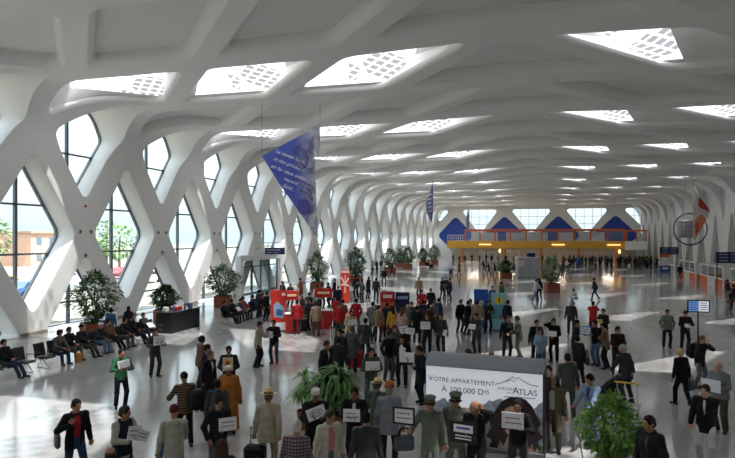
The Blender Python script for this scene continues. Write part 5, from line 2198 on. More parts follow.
def hair_mesh(p, J, h):
    st = p.get('hair', 'short')
    if st == 'none':
        return None, None
    c, R = J['hd'], J['HR']
    f = lambda x, y, z: c + R @ V3(x, y, z)
    G = Grid(c - .42, c + .32, h)
    nm = 'hair'
    if st in ('short', 'long', 'bun', 'curly'):
        e = .012 if st == 'short' else .022
        G.ell(f(0, .018, .038), (.078 + e, .096 + e, .092 + e), .01, R)
        G.ell(f(0, .055, -.02), (.072 + e, .062 + e, .075), .02, R)
        if st == 'curly':
            rr = random.Random(4)
            for i in range(26):
                a, b_ = rr.uniform(0, 2 * PI), rr.uniform(0, 1.3)
                G.ell(f(.09 * math.cos(a) * math.cos(b_ * .8), .02 + .1 * math.sin(a) * math.cos(b_ * .8), .05 + .085 * math.sin(b_)), (.03, .03, .03), .01)
        # clear the face
        G.ell(f(0, -.118, -.015), (.084, .088, .105), 0, R, 'cut')
        G.ell(f(0, -.10, -.10), (.09, .10, .09), 0, R, 'cut')
        G.plane(f(0, 0, -.075 if st != 'long' else -.4), tuple(R @ V3(0, 0, -1)))
        if st == 'long':
            G.cone(f(-.045, .07, 0), f(-.05, .10, -.24), .055, .045, .03)
            G.cone(f(.045, .07, 0), f(.05, .10, -.24), .055, .045, .03)
            G.cone(f(0, .085, 0), f(0, .115, -.26), .06, .05, .03)
        if st == 'bun':
            G.ell(f(0, .13, .05), (.045, .04, .045), .01)
    elif st == 'fringe':                        # bald on top, hair round the back
        G.ell(f(0, .03, .0), (.088, .09, .075), .01, R)
        G.plane(f(0, 0, .055), tuple(R @ V3(0, .2, 1)))
        G.plane(f(0, .0, -.07), tuple(R @ V3(0, 0, -1)))
        G.ell(f(0, -.115, -.02), (.11, .11, .12), 0, R, 'cut')
    elif st == 'knitcap':
        nm = 'knit_cap'
        G.ell(f(0, .012, .05), (.092, .11, .10), .01, R)
        G.plane(f(0, -.09, .035), tuple(R @ V3(0, -.25, -1)))
    elif st == 'skullcap':
        nm = 'skull_cap'
        G.ell(f(0, .012, .045), (.088, .106, .098), .01, R)
        G.plane(f(0, -.0, .05), tuple(R @ V3(0, -.1, -1)))
    elif st == 'scarf':
        nm = 'head_scarf'
        G.ell(f(0, .012, .03), (.095, .115, .115), .02, R)
        G.ell(f(0, .03, -.09), (.095, .09, .09), .03, R)
        G.ell(f(0, -.125, -.02), (.062, .075, .08), 0, R, 'cut')
    elif st == 'turban':
        nm = 'white_turban'
        G.ell(f(0, .012, .045), (.098, .116, .085), .02, R)
        G.cone(f(-.06, -.05, .06), f(.07, -.04, .085), .04, .035, .02)
        G.plane(f(0, -.09, .025), tuple(R @ V3(0, -.2, -1)))
    elif st == 'furhat':
        nm = 'fur_hat'
        G.cone(f(0, .01, .05), f(0, .01, .115), .094, .098, .01)
        G.plane(f(0, -.09, .045), tuple(R @ V3(0, -.2, -1)))
        G.plane(f(0, 0, .145), tuple(R @ V3(0, 0, 1)))
    return G.mesh(nm), nm

def hat_parts(kind, J):
    """brimmed straw hat or peaked uniform cap as lathe forms"""
    c, R = J['hd'], J['HR']
    M = Matrix(((R[0][0], R[0][1], R[0][2], c[0]), (R[1][0], R[1][1], R[1][2], c[1]), (R[2][0], R[2][1], R[2][2], c[2]), (0, 0, 0, 1)))
    out = []
    if kind in ('straw', 'orangehat'):
        br = .185 if kind == 'straw' else .15
        b = MB().lathe((0, .01, .055), [(.095, 0), (br * .8, .004), (br, .02), (br * .8, .014), (.098, .012), (.098, .05), (.09, .10), (.07, .125), (.03, .118), (.001, .112)], 26, M)
        out.append(('hat', b, 'd9c48f' if kind == 'straw' else 'b5673a'))
        r = MB().lathe((0, .01, .067), [(.0985, 0), (.101, 0), (.099, .033), (.096, .033)], 26, M)
        out.append(('hat_band', r, '2a2422' if kind == 'straw' else '7a4024'))
    if kind == 'uniform':
        b = MB().lathe((0, .01, .055), [(.096, -.005), (.098, .04), (.118, .075), (.125, .09), (.10, .105), (.02, .11)], 26, M)
        out.append(('cap', b, '5c6356'))
        v = MB()
        pts = []
        for k in range(9):
            a = PI * (1.15 + .7 * k / 8)
            pts.append((a, .095, .15))
        vs = [tuple(M @ Vector((r0 * math.cos(a), .01 + r0 * math.sin(a), z))) for a, r1, r2 in pts for r0, z in ((r1, .062), (r2, .045), (r2, .038), (r1, .05))]
        fs = []
        for k in range(8):
            for j in range(4):
                fs.append((k * 4 + j, k * 4 + (j + 1) % 4, k * 4 + 4 + (j + 1) % 4, k * 4 + 4 + j))
        fs += [(3, 2, 1, 0), (32, 33, 34, 35)]
        v.add(vs, fs)
        out.append(('visor', v, '1b1c1c'))
        bd = MB().lathe((0, .01, .06), [(.0985, 0), (.101, 0), (.102, .022), (.0995, .022)], 26, M)
        out.append(('cap_band', bd, '8a7442'))
    return out

SKIN = {'tan': 'a87a5e', 'fair': 'c69a80', 'dark': '7a523c', 'pale': 'd3ab92'}
def skinmat(k):
    return mat('skin_' + k, SKIN[k], rough=.55, spec=.35, var=.05, scale=14)

def link_mesh(name, me, m, parent=None, by_object=False):
    if by_object:
        if len(me.materials) == 0:
            me.materials.append(None)
    else:
        me.materials.clear()
        me.materials.append(m)
    o = bpy.data.objects.new(name, me)
    COL.objects.link(o)
    if by_object:
        o.material_slots[0].link = 'OBJECT'
        o.material_slots[0].material = m
    if parent is not None:
        o.parent = parent
    return o

def eyes_mouth(J, body, hairc):
    c, R = J['hd'], J['HR']
    f = lambda x, y, z: Vector(c + R @ V3(x, y, z))
    for sx in (-1, 1):
        q = f(sx * .031, -.083, .010)
        MB().lathe(tuple(q), [(.002, -.008), (.0085, -.004), (.0085, .004), (.002, .008)], 8).build('eye', mat('eye', '1c1512', rough=.2), body, smooth=True)
        MB().tube([f(sx * .016, -.0905, .034), f(sx * .033, -.088, .038), f(sx * .047, -.077, .034)], .0045, 5).build('eyebrow', hairc, body)
    m = MB().tube([f(-.02, -.0935, -.052), f(0, -.0985, -.052), f(.02, -.0935, -.052)], .0035, 5)
    m.build('mouth', mat('lip', '8a4f44', rough=.5), body)

PERSON_CACHE = {}
def cmat(c):
    return c if not isinstance(c, str) else cloth(c)

def person(u, y, label, face=0, near=True, h=1.74, group=None, world=None, D=None, tmpl=None, **p):
    """one figure with its feet at pixel (u, y); face 0 looks at the camera, 90 to image right"""
    if world is not None:
        X, s = world
    elif D is not None:
        X, s = dp(u, D)
    else:
        X, s = fp(u, y)
    if 'seat_rz' in p:
        rz = p.pop('seat_rz')
    else:
        rz = math.atan2(-X, s) + math.radians(face)
    sc = h / 1.75
    step = (.0115 if near else .024)
    key = None
    if tmpl is not None:
        key = tmpl
        if key not in PERSON_CACHE:
            q = dict(TEMPLATES[tmpl[0]])
            q.update(dict(tmpl[1:]) if len(tmpl) > 1 else {})
            J = skeleton(q)
            st = q.get('step', .03)
            parts = {'body': body_mesh(q, J, st, False), 'top': top_mesh(q, J, st), 'legs': None if q.get('top') == 'robe' else trouser_mesh(q, J, st), 'shoe1': shoe_mesh(J, st, 'l'), 'shoe2': shoe_mesh(J, st, 'r')}
            parts['hair'], parts['hairname'] = hair_mesh(q, J, st * .8)
            PERSON_CACHE[key] = (parts, J, q)
        parts, J, q = PERSON_CACHE[key]
        q = dict(q); q.update(p)
    else:
        q = p
        J = skeleton(q)
        parts = {'body': body_mesh(q, J, step, near), 'top': top_mesh(q, J, step), 'legs': None if q.get('top') == 'robe' else trouser_mesh(q, J, step), 'shoe1': shoe_mesh(J, step, 'l'), 'shoe2': shoe_mesh(J, step, 'r')}
        parts['hair'], parts['hairname'] = hair_mesh(q, J, step * .8)
        if q.get('top', 'jacket') in ('jacket', 'coat') and q.get('open'):
            parts['under'] = under_mesh(q, J, step)
        if q.get('vest'):
            parts['vest'] = top_mesh(dict(q, noarm=True, top='coat', hem=.82, build=q.get('build', 1.0) * 1.06), J, step)
    bo = tmpl is not None
    hc = cloth(q.get('hairc', '1d1815'))
    body = link_mesh('person', parts['body'], skinmat(q.get('skin', 'tan')), None, bo)
    body.location = (X, s, 0 if 'z' not in q else q['z'])
    body.rotation_euler = (0, 0, rz)
    body.scale = (sc, sc, sc)
    tag(body, label, 'person', group)
    link_mesh(parts['top'].name.split('.')[0], parts['top'], cmat(q.get('tc', '24252a')), body, bo)
    if parts.get('under') is not None:
        link_mesh('shirt', parts['under'], cmat(q.get('uc', 'd8d8d8')), body)
    if parts.get('vest') is not None:
        link_mesh('vest', parts['vest'], cmat(q['vest']), body)
    if parts['legs'] is not None:
        link_mesh('trousers', parts['legs'], cmat(q.get('lc', '22242a')), body, bo)
    for k in ('shoe1', 'shoe2'):
        link_mesh('shoe', parts[k], mat('shoe_' + q.get('sc', '17171a'), q.get('sc', '17171a'), rough=.4), body, bo)
    if parts['hair'] is not None:
        link_mesh(parts['hairname'], parts['hair'], hc, body, bo)
    if near and not bo:
        eyes_mouth(J, body, hc)
    if q.get('hat'):
        for nm, mb, col in hat_parts(q['hat'], J):
            mb.build(nm, cloth(col), body, smooth=True, angle=50)
    body['_h'] = sc
    del body['_h']
    M = Matrix.Translation(body.location) @ Matrix.Rotation(rz, 4, 'Z') @ Matrix.Scale(sc, 4)
    return body, J, M

PAPER = paint('e9e9ee', .6)
INK = paint('3a3d4a', .6)
def sign(fig, label, off=(0, -.37, 1.25), w_=.34, h_=.24, tilt=0, roll=0, lines=2, m=None, border=None, extra=None, yaw=0, name='paper_sign', cat='sign'):
    """sheet held by a figure, placed in the figure's own frame"""
    body, J, M = fig
    t = bpy.data.objects.new(name, None)
    t.empty_display_size = .1
    COL.objects.link(t)
    t.matrix_world = M @ Matrix.Translation(off) @ Matrix.Rotation(math.radians(yaw), 4, 'Z') @ Matrix.Rotation(math.radians(tilt), 4, 'X') @ Matrix.Rotation(math.radians(roll), 4, 'Y')
    tag(t, label, cat)
    MB().box((0, 0, 0), (w_, .012, h_), bev=.003).build('sheet', m or PAPER, t)
    if border:
        b = MB()
        for sx in (-1, 1):
            b.box((sx * w_ / 2, 0, 0), (.035, .022, h_ + .035))
        for sz in (-1, 1):
            b.box((0, 0, sz * h_ / 2), (w_ + .035, .022, .035))
        b.build('frame', paint(border), t)
    rr = random.Random(len(label))
    l = MB()
    for k in range(lines):
        z = h_ * (.16 - .3 * k)
        x = -w_ * .34
        while x < w_ * .3:
            q = rr.uniform(.02, .05)
            l.box((x + q / 2, -.0075, z), (q, .003, h_ * .07))
            x += q + .012
    if lines:
        l.build('lettering', INK, t)
    if extra == 'ellipse':
        e = MB().tube([(w_ * .33 * math.cos(2 * PI * k / 24), -.008, h_ * .26 * math.sin(2 * PI * k / 24)) for k in range(25)], .006, 5, False)
        e.tube([(-w_ * .12 + w_ * .08 * math.cos(2 * PI * k / 12), -.008, h_ * .1 * math.sin(2 * PI * k / 12)) for k in range(13)], .006, 5, False)
        e.tube([(w_ * .12 + w_ * .08 * math.cos(2 * PI * k / 12), -.008, h_ * .1 * math.sin(2 * PI * k / 12)) for k in range(13)], .006, 5, False)
        e.build('logo', INK, t)
    if extra == 'orange':
        MB().box((0, -.008, .0), (w_ * .5, .004, h_ * .5)).build('orange_square', paint('d4662a'), t)
        MB().box((0, -.011, .0), (w_ * .2, .004, h_ * .2)).build('dark_centre', paint('7a2f1c'), t)
    if extra == 'board':
        MB().box((0, -.008, h_ * .18), (w_ * .72, .004, h_ * .36)).build('white_label', PAPER, t)
        z = MB()
        z.box((0, -.011, h_ * .2), (w_ * .5, .003, h_ * .09))
        z.build('label_text', paint('2c3f8f'), t)
        z = MB()
        for k in range(2):
            z.box((0, -.008, -h_ * .16 - k * h_ * .14), (w_ * .6, .004, h_ * .06))
        z.build('white_text', PAPER, t)
    return t

TEMPLATES = {
    'stand': dict(),
    'standw': dict(woman=True, hair='long'),
    'pockets': dict(arm_l='pocket', arm_r='pocket'),
    'hold': dict(arm_l='hold', arm_r='hold'),
    'crossed': dict(arm_l='cross', arm_r='cross', foot_l=(.16, -.05)),
    'walk': dict(foot_l=(.08, -.30), foot_r=(-.08, .30, .05), arm_l=('hang'), off_l=(0, .16, .04), arm_r='hang', off_r=(0, -.2, .04), lean=8),
    'pull': dict(foot_l=(.08, -.26), foot_r=(-.08, .28, .05), arm_l='hang', arm_r='pull', lean=9),
    'push': dict(foot_l=(.08, -.22), foot_r=(-.08, .28, .05), arm_l='forward', arm_r='forward', lean=12),
    'coat': dict(top='coat', arm_l='belly', arm_r='belly'),
    'phone': dict(arm_r='phone', arm_l='pocket'),
    'photo': dict(arm_l='face', arm_r='face'),
    'scarf': dict(hair='scarf', top='coat', woman=True),
    'robe': dict(top='robe', hair='skullcap'),
    'back': dict(arm_l='back', arm_r='back'),
    'sit': dict(seat=True, arm_l='lap', arm_r='lap'),
    'sitlean': dict(seat=True, arm_l='knee', arm_r='lap', lean=14, foot_l=(.14, -.5)),
    'sitwoman': dict(seat=True, arm_l='lap', arm_r='lap', woman=True, hair='long'),
    'sitback': dict(seat=True, arm_l='belly', arm_r='belly', lean=-14, foot_l=(.1, -.66), foot_r=(-.1, -.6)),
    'crouch': dict(seat=True, arm_l='knee', arm_r='knee', lean=22, foot_l=(.12, -.25), foot_r=(-.12, -.2)),
}

def backpack(fig, label, col, off=(0, .2, 1.18), w_=.30, h_=.44, d=.2, rz=0, straps=True):
    body, J, M = fig
    t = bpy.data.objects.new('backpack', None)
    COL.objects.link(t)
    t.empty_display_size = .1
    t.matrix_world = M @ Matrix.Translation(off) @ Matrix.Rotation(math.radians(rz), 4, 'Z')
    tag(t, label, 'bag')
    MB().box((0, 0, 0), (w_, d, h_), bev=.07).build('bag_body', cloth(col), t, smooth=True, angle=60)
    MB().box((0, d / 2 + .02, -h_ * .18), (w_ * .75, .07, h_ * .45), bev=.03).build('front_pocket', cloth(col), t, smooth=True, angle=60)
    if straps:
        for sx in (-1, 1):
            MB().tube([(sx * w_ * .33, -d / 2, h_ * .38), (sx * .13, -d / 2 - .06, h_ * .5 + .07), (sx * .14, -d / 2 - .24, h_ * .4), (sx * .15, -d / 2 - .25, h_ * .0), (sx * w_ * .4, -d / 2 - .02, -h_ * .35)], .018, 6).build('strap', cloth('2b2b2e'), t)
    return t

def handbag(fig, label, col, off, w_=.36, h_=.26, d=.12, rz=0, handle=.2, name='handbag'):
    body, J, M = fig
    t = bpy.data.objects.new(name, None)
    COL.objects.link(t)
    t.empty_display_size = .1
    t.matrix_world = M @ Matrix.Translation(off) @ Matrix.Rotation(math.radians(rz), 4, 'Z')
    tag(t, label, 'bag')
    MB().box((0, 0, 0), (w_, d, h_), bev=.035).build('bag_body', cloth(col, .6), t, smooth=True, angle=50)
    for sy in (-1, 1):
        MB().tube([(-w_ * .25, sy * d * .3, h_ / 2 - .01), (-w_ * .2, sy * d * .2, h_ / 2 + handle * .8), (0, 0, h_ / 2 + handle), (w_ * .2, sy * d * .2, h_ / 2 + handle * .8), (w_ * .25, sy * d * .3, h_ / 2 - .01)], .012, 6).build('handle', cloth('2a2a2c'), t)
    return t
KNIT = pattern_cloth('fair_isle_knit', ('4a3228', '8a7a62', '2c2420'), 5.0, 9.0, 'knit')
PLAID = pattern_cloth('plaid_shirt_cloth', ('8d7f86', '5a4650', '3c3440'), 5.5, 5.5)
SIGNP = (0, -.385, 1.28)
UGREEN = '646a60'
# ---------------- lower left
f = person(75, 485, 'man in black blazer and red shirt walking alone at lower left', face=18, hyaw=12, hpitch=10, tc='1b1a1c', uc='9c2430', open=1.3, lc='2e3d5c', arm_r='strap', arm_l='down', foot_l=(.1, -.16), foot_r=(-.1, .16))
t = handbag(f, 'grey shoulder bag carried by the man in the red shirt', '6d7076', (-.30, .12, .95), .3, .3, .1, 80, .1, 'shoulder_bag')
tm = MB().tube([(.03, .14, .14), (-.02, .1, .42), (.06, .16, .50), (.20, -.02, .34), (.2, .12, .1)], .028, 6)
f = person(122, 496, 'man in navy vest and beige sleeves showing two white papers at lower left', face=40, hyaw=30, tc='a39f92', vest='1d2233', lc='23242b', arm_l='hold', arm_r='hold', hairc='3a332e')
sign(f, 'white printed paper on top in the hands of the navy vested man', (-.06, -.40, 1.30), .3, .26, roll=14)
sign(f, 'second white paper held lower by the navy vested man', (.13, -.42, 1.20), .3, .2, roll=28)
person(112, 561, 'balding man at the bottom picture edge below the two white papers', face=-160, hair='fringe', tc='2a2a30', hairc='3b342f')
f = person(174, 497, 'man in maroon cap and beige hooded jacket seen from behind', face=178, hyaw=0, hpitch=8, hair='knitcap', hairc='5a1f24', tc='a5a496', top='jacket', hood=True, lc='1c1c1f', arm_l='down', arm_r='forward')
X, s = fp(156, 492)
t = thing('travel_bag', 'black travel bag with a blue strap standing left of the maroon capped man', 'bag', (X, s, 0), .3)
MB().box((0, 0, .32), (.42, .28, .6), bev=.09).build('bag_body', cloth('1b1b1e'), t, smooth=True, angle=60)
MB().tube([(.1, -.02, .6), (.14, .0, .95), (.16, .02, 1.1)], .03, 8).build('strap', cloth('3f63a8'), t)
MB().box((0, -.16, .3), (.3, .07, .35), bev=.03).build('pocket', cloth('2a2a2d'), t, smooth=True, angle=60)
f = person(185, 446, 'man in patterned brown knit and dark cap with a black backpack on one shoulder', face=-165, hair='knitcap', hairc='22232a', tc=KNIT, top='jacket', hem=.8, lc='17171a', arm_r='down', arm_l='strap')
backpack(f, 'black backpack hanging on the shoulder of the man in brown knit', '1a1a1d', (-.22, .17, 1.12), .36, .48, .24, -20)
f = person(218, 481, 'young man in dark jacket and grey jeans holding a white sign', face=12, hyaw=10, hpitch=16, tc='25262b', lc='5d6165', arm_l='holdone', arm_r='pocket', open=.7, uc='1f1f23')
sign(f, 'white sign held by the young man in grey jeans', (.11, -.40, 1.27), .36, .26, tilt=-6)
person(222, 546, 'woman with long brown hair seen from behind at the bottom picture edge', face=-172, hair='long', hairc='3d2a22', woman=True, tc='26242a', h=1.68)
person(229, 433, 'bearded man in white turban and long orange brown robe', face=-12, hyaw=-10, top='robe', tc='b06a30', hair='turban', hairc='d8d6d2', arm_l='down', arm_r='belly', build=1.12, h=1.74, skin='dark')
person(217, 448, 'person in dark grey jacket standing half hidden beside the orange robe', face=170, tc='3c4044', lc='2a2b30', h=1.6)
person(208, 411, 'stout man in black suit and white shirt beside the orange robed man', face=50, hyaw=15, tc='1a1a1d', uc='dcdcdc', open=1.0, lc='1a1a1d', hairc='5a524c', build=1.12, arm_l='down', arm_r='down', foot_l=(.12, -.1))
person(205, 402, 'dark haired man behind the stout man in the black suit', face=75, tc='202126', lc='1c1c20')
person(200, 387, 'woman in brown jacket over a red top standing left of two dark suited men', face=115, woman=True, hair='bun', hairc='2a2220', tc='6a4f45', uc='a0303c', open=1.3, lc='1d1d22', arm_l='belly', arm_r='belly', h=1.68)
f = person(229, 404, 'man in black jacket holding a cream sign with an orange square', face=-5, hpitch=14, tc='1e1f23', lc='39465e', arm_l='hold', arm_r='hold', off_l=(0, 0, -.05), off_r=(0, 0, -.05))
sign(f, 'cream sign with an orange square held by the man in black jacket', (0, -.385, 1.28), .3, .4, lines=0, m=paint('d9cf9f'), extra='orange')
f = person(121, 408, 'man in green sweater holding a white sign over his chest', face=15, hyaw=10, top='sweater', tc='2f6247', lc='1d1e24', arm_l='hold', arm_r='hold', off_l=(0, .02, .03), off_r=(0, .02, .03))
sign(f, 'white sign held by the man in green sweater', (-.02, -.37, 1.36), .34, .22, roll=-8)
f = person(155, 377, 'man in dark olive suit holding a white sign in front of the benches', face=22, tc='3a3e3a', lc='33363a', arm_l='hold', arm_r='hold', off_l=(0, 0, .06), off_r=(0, 0, .06))
sign(f, 'white sign held by the man in dark olive suit', (0, -.385, 1.36), .42, .32, lines=2)
f = person(258, 367, 'slim man in cream jacket turning towards the tall man with papers', face=70, tc='a8a08e', lc='1f2024', arm_l='holdone', arm_r='down', off_l=(0, -.02, .1))
f = person(274, 364, 'man in black raising two white papers beside the cream jacketed man', face=-18, tc='1f2024', lc='4c5157', arm_l='hold', arm_r='holdhigh')
sign(f, 'white paper held at chest height by the man in black near the red board', (-.10, -.40, 1.22), .36, .26, lines=0)
sign(f, 'white paper raised at face height beside the red board', (-.22, -.36, 1.56), .26, .22, lines=0, roll=-30)
# ---------------- lower middle
f = person(268, 476, 'man in beige suit and straw hat seen from behind', face=172, hat='straw', hair='short', hairc='6a5a4a', tc='a89f8c', lc='8e8673', build=1.12, h=1.76, arm_l='down', arm_r='pull')
person(296, 520, 'grey haired man in plaid shirt seen from behind', face=170, top='shirt', tc=PLAID, hairc='b9b4aa', build=1.1, lc='4b4a4c')
person(328, 501, 'man in cream jacket and pink shirt looking down', face=28, hyaw=20, hpitch=18, tc='b9b5a6', uc='c07a80', open=1.35, lc='5b5b60', hairc='4a4038', build=1.08, arm_l='down', arm_r='down')
f = person(315, 470, 'man in white brimless hat and black coat tilting a sign with an oval mark', face=8, top='coat', tc='1f211f', hair='furhat', hairc='d5d3cc', skin='dark', hpitch=14, arm_l='hold', arm_r='hold', off_l=(0, 0, .03), off_r=(0, 0, .03), lc='191a1c', build=1.08)
sign(f, 'white sign with an oval mark held by the man in the white hat', (-.03, -.385, 1.34), .40, .26, roll=-18, lines=0, extra='ellipse')
f = person(355, 467, 'man in black suit with white collar holding a printed sign before the palm', face=-8, tc='1a1b1d', uc='cfcfd2', open=.8, lc='191a1c', skin='dark', arm_l='hold', arm_r='hold', off_l=(0, 0, -.02), off_r=(0, 0, -.02))
sign(f, 'white printed sign held by the man in black suit before the palm', (-.02, -.385, 1.24), .36, .27, lines=2)
person(325, 396, 'man in black jacket and white shirt standing behind the palm', face=50, hpitch=12, tc='1d1d20', uc='d2d2d4', open=.9, lc='1e1e22', hairc='35302c')
person(341, 378, 'dark haired man beside the luggage cart behind the palm', face=-40, tc='23242a', lc='24252a')
person(338, 391, 'man in dark jacket seen from behind next to the luggage cart', face=170, tc='2a2d31', lc='23252b')
person(352, 374, 'man in long grey coat seen from behind beside the red suitcase', face=175, top='coat', hem=.6, tc='55565a', lc='2a2b2f', hairc='55504a')
f = person(351, 350, 'man in beige jacket holding a small white sign behind the grey coat', face=8, tc='a89a7c', lc='57534a', tmpl=('hold',))
sign(f, 'small white sign held by the man in beige jacket', SIGNP, .4, .26, lines=1)
person(365, 362, 'man in dark grey jacket seen from behind right of the grey coat', face=160, tc='3d3f44', lc='202126')
f = person(371, 407, 'man in olive green jacket holding a white sign left of the black sweater', face=10, tc='3e4438', lc='4a5563', arm_l='hold', arm_r='hold', hem=.8)
sign(f, 'white sign held by the man in olive green jacket', (-.02, -.385, 1.30), .42, .26, lines=0)
person(377, 455, 'person in grey green jacket and straw hat left of the orange hat', face=165, hat='straw', tc='565b50', lc='2c2d31', h=1.7, hairc='5a4c40')
f = person(389, 468, 'man in grey suit and orange brown hat carrying a grey bag', face=172, hat='orangehat', tc='7b7f86', lc='26272b', hairc='8c857c', build=1.08, h=1.8, arm_l='down', arm_r='down')
handbag(f, 'grey carry bag held by the man in grey suit', '5f666d', (-.32, .0, .55), .42, .32, .16, 20, .16, 'carry_bag')
person(366, 507, 'man in dark leather jacket seen from behind at the bottom edge', face=-172, tc=mat('dark_leather', '26272a', rough=.35, var=.15), lc='1f2025', build=1.05)
person(389, 381, 'man in black sweater and grey jeans with hands at his sides', face=25, top='sweater', tc='18181a', lc='4c5259', hyaw=10, arm_l='pocket', arm_r='pocket', skin='dark')
f = person(402, 387, 'man in black suit reading a white paper', face=-8, hpitch=28, tc='17181b', uc='e0e0e2', open=1.3, lc='1a1a1e', arm_l='hold', arm_r='belly', off_l=(0, .04, .0))
sign(f, 'white paper read by the man in black suit', (.06, -.34, 1.26), .2, .26, tilt=-30, lines=1)
person(394, 372, 'man behind the black sweater, in grey jacket', face=20, tc='4a4d52', lc='2a2c31', hairc='2a2420')
f = person(406, 362, 'man in dark jacket showing two white papers in the middle of the crowd', face=5, tc='24262b', lc='5a5e58', hairc='8d857a', arm_l='hold', arm_r='hold', off_l=(.06, 0, .08), off_r=(-.04, 0, .1))
sign(f, 'left white paper of the two shown in the middle of the crowd', (-.13, -.385, 1.36), .34, .3, roll=-8, lines=1)
sign(f, 'right white paper of the two shown in the middle of the crowd', (.15, -.40, 1.30), .3, .26, roll=10, lines=1)
f = person(427, 354, 'dark dressed person holding a white sign near the top left of the ad board', face=-4, tc='1e2330', lc='1d1f26', hairc='2a2322', arm_l='hold', arm_r='hold')
sign(f, 'white sign held by the dark dressed person near the ad board', (-.04, -.385, 1.28), .42, .32, lines=1)
f = person(441, 354, 'man in dark olive jacket holding papers at his side above the ad board', face=-14, tc='3b3f39', lc='1e1f23', arm_l='down', arm_r='pocket')
sign(f, 'folded white paper at the side of the man in dark olive jacket', (.22, -.2, .95), .16, .26, lines=0, roll=15)
f = person(421, 404, 'man in black coat raising a white sign at the left edge of the ad board', face=-55, top='coat', hem=.66, tc='1b1c20', lc='1b1c20', arm_l='hold', arm_r='holdhigh', hyaw=-10)
sign(f, 'white sign raised at the left edge of the ad board', (-.14, -.42, 1.42), .44, .3, yaw=50, lines=0)
f = person(431, 487, 'uniformed man with peaked cap holding a black framed sign', face=-14, hat='uniform', tc=UGREEN, lc=UGREEN, top='jacket', hem=.72, arm_r='side', arm_l='down', h=1.8, hairc='2a2420')
sign(f, 'white sign in a black frame held by the uniformed man', (-.46, -.30, 1.42), .40, .30, border='1a1a1c', lines=2)
person(456, 484, 'uniformed man with peaked cap standing in front of the ad board centre left', face=-5, hat='uniform', tc=UGREEN, lc=UGREEN, hem=.72, arm_l='down', arm_r='down', h=1.83, hairc='2a2420', hpitch=12)
f = person(477, 491, 'balding man in black suit phoning and holding a black board', face=-30, hyaw=-25, hair='fringe', hairc='4a3f38', tc='16161a', lc='16161a', off_l=(.03, .07, 0), arm_l='phone', arm_r='holdone', h=1.79)
sign(f, 'black board with white label held by the phoning man', (-.05, -.42, 1.22), .52, .40, lines=0, m=paint('1c1c1f'), extra='board', yaw=14)
f = person(518, 486, 'man in black shirt and glasses holding a white sign in front of the printed woman', face=-6, hpitch=10, top='sweater', tc='1b1a1d', lc='3a3c40', arm_l='hold', arm_r='hold', off_l=(0, 0, .1), off_r=(-.02, 0, .14), h=1.75)
sign(f, 'white sign held in front of the printed woman on the ad board', (-.06, -.40, 1.42), .42, .32, lines=2)
body, J, M = f
c, R = J['hd'], J['HR']
gl = MB()
for sx in (-1, 1):
    q = [Vector(c + R @ V3(sx * .032 + .022 * math.cos(a), -.104, .01 + .017 * math.sin(a))) for a in [2 * PI * k / 12 for k in range(13)]]
    gl.tube(q, .003, 5, False)
gl.build('glasses', BLACK, body)
# ---------------- right of the ad board
person(553, 451, 'man in tan suit and white shirt standing right of the ad board', face=-8, tc='6f6451', uc='d6d6d8', open=1.25, lc='665c4b', hairc='6a625a', hair='fringe', h=1.76, arm_l='down', arm_r='down', foot_l=(.13, -.08))
person(549, 434, 'man with a brightly lit face just behind the tan suited man', face=-10, tc='2b2d33', lc='26272c', skin='pale')
person(568, 417, 'man in grey green suit seen from behind walking away', face=-168, tc='4c5049', lc='41443f', foot_l=(.1, -.18), foot_r=(-.1, .2), h=1.74)
f = person(578, 386, 'woman in dark coat with shoulder bag pulling a black suitcase', face=-150, top='coat', hem=.6, woman=True, hair='bun', tc='303130', lc='1d1d20', arm_r='down', arm_l='pull', foot_l=(.1, -.15), foot_r=(-.1, .2), h=1.68)
handbag(f, 'brown grey shoulder bag on the dark coated woman', '3f3a38', (-.33, .02, .88), .4, .28, .14, 70, .24, 'shoulder_bag')
person(592, 447, 'man in pale denim jacket half hidden by the leafy bush', face=-35, hpitch=24, tc='7f93ae', lc='6d84a6', uc='2f4f8a', open=1.1, hairc='241f1d', arm_l='forward', arm_r='forward')
f = person(554, 362, 'man in black suit phoning with a white paper above the ad board', face=-10, tc='1a1b1e', lc='191a1d', arm_r='phone', arm_l='belly', hem=.7)
sign(f, 'white paper held by the phoning man in black suit', (-.02, -.32, 1.18), .36, .22, tilt=-20, lines=0)
f = person(575, 364, 'man in dark grey jacket handing over a blue paper', face=80, tc='2b2e33', lc='8a8473', arm_l='reach', arm_r='down')
sign(f, 'pale blue paper passed between two men right of the ad board', (.2, -.62, 1.2), .32, .1, lines=0, m=paint('6fa3c4'), tilt=-60)
f = person(596, 366, 'man in black sweater and blue jeans holding a framed blue sign', face=-40, top='sweater', tc='17181b', lc='4f6586', arm_l='hold', arm_r='hold', off_l=(0, 0, .05), off_r=(-.1, 0, .05), h=1.78)
sign(f, 'blue bordered white sign held by the man in black sweater', (-.16, -.40, 1.36), .40, .30, border='3f74b4', lines=2, yaw=25)
person(606, 369, 'man in tan jacket and dark trousers facing the man with the blue sign', face=-95, tc='7d6450', lc='20212a', arm_l='cross', arm_r='cross')
person(617, 374, 'man in dark brown jacket with hands together left of the grey haired man', face=25, tc='2e2927', lc='33332f', arm_l='belly', arm_r='belly', hyaw=15)
person(627, 403, 'grey haired man in dark grey suit bending over the luggage cart', face=-130, tc='33363c', lc='2c2e33', hairc='9a968f', lean=14, arm_l='forward', arm_r='back', build=1.05, hyaw=50)
f = person(604, 347, 'man in dark jacket carrying a yellow folder above the blue sign', face=-30, tc='1f2226', lc='23252a', tmpl=('hold',))
sign(f, 'yellow folder carried above the blue sign', (0, -.385, 1.2), .3, .2, m=paint('c9a95a'), lines=0)
person(571, 335, 'grey haired person in dark jacket left of the red jacketed photographer', face=175, tc='33353a', lc='2a2c30', hairc='b0aca4', tmpl=('stand',))
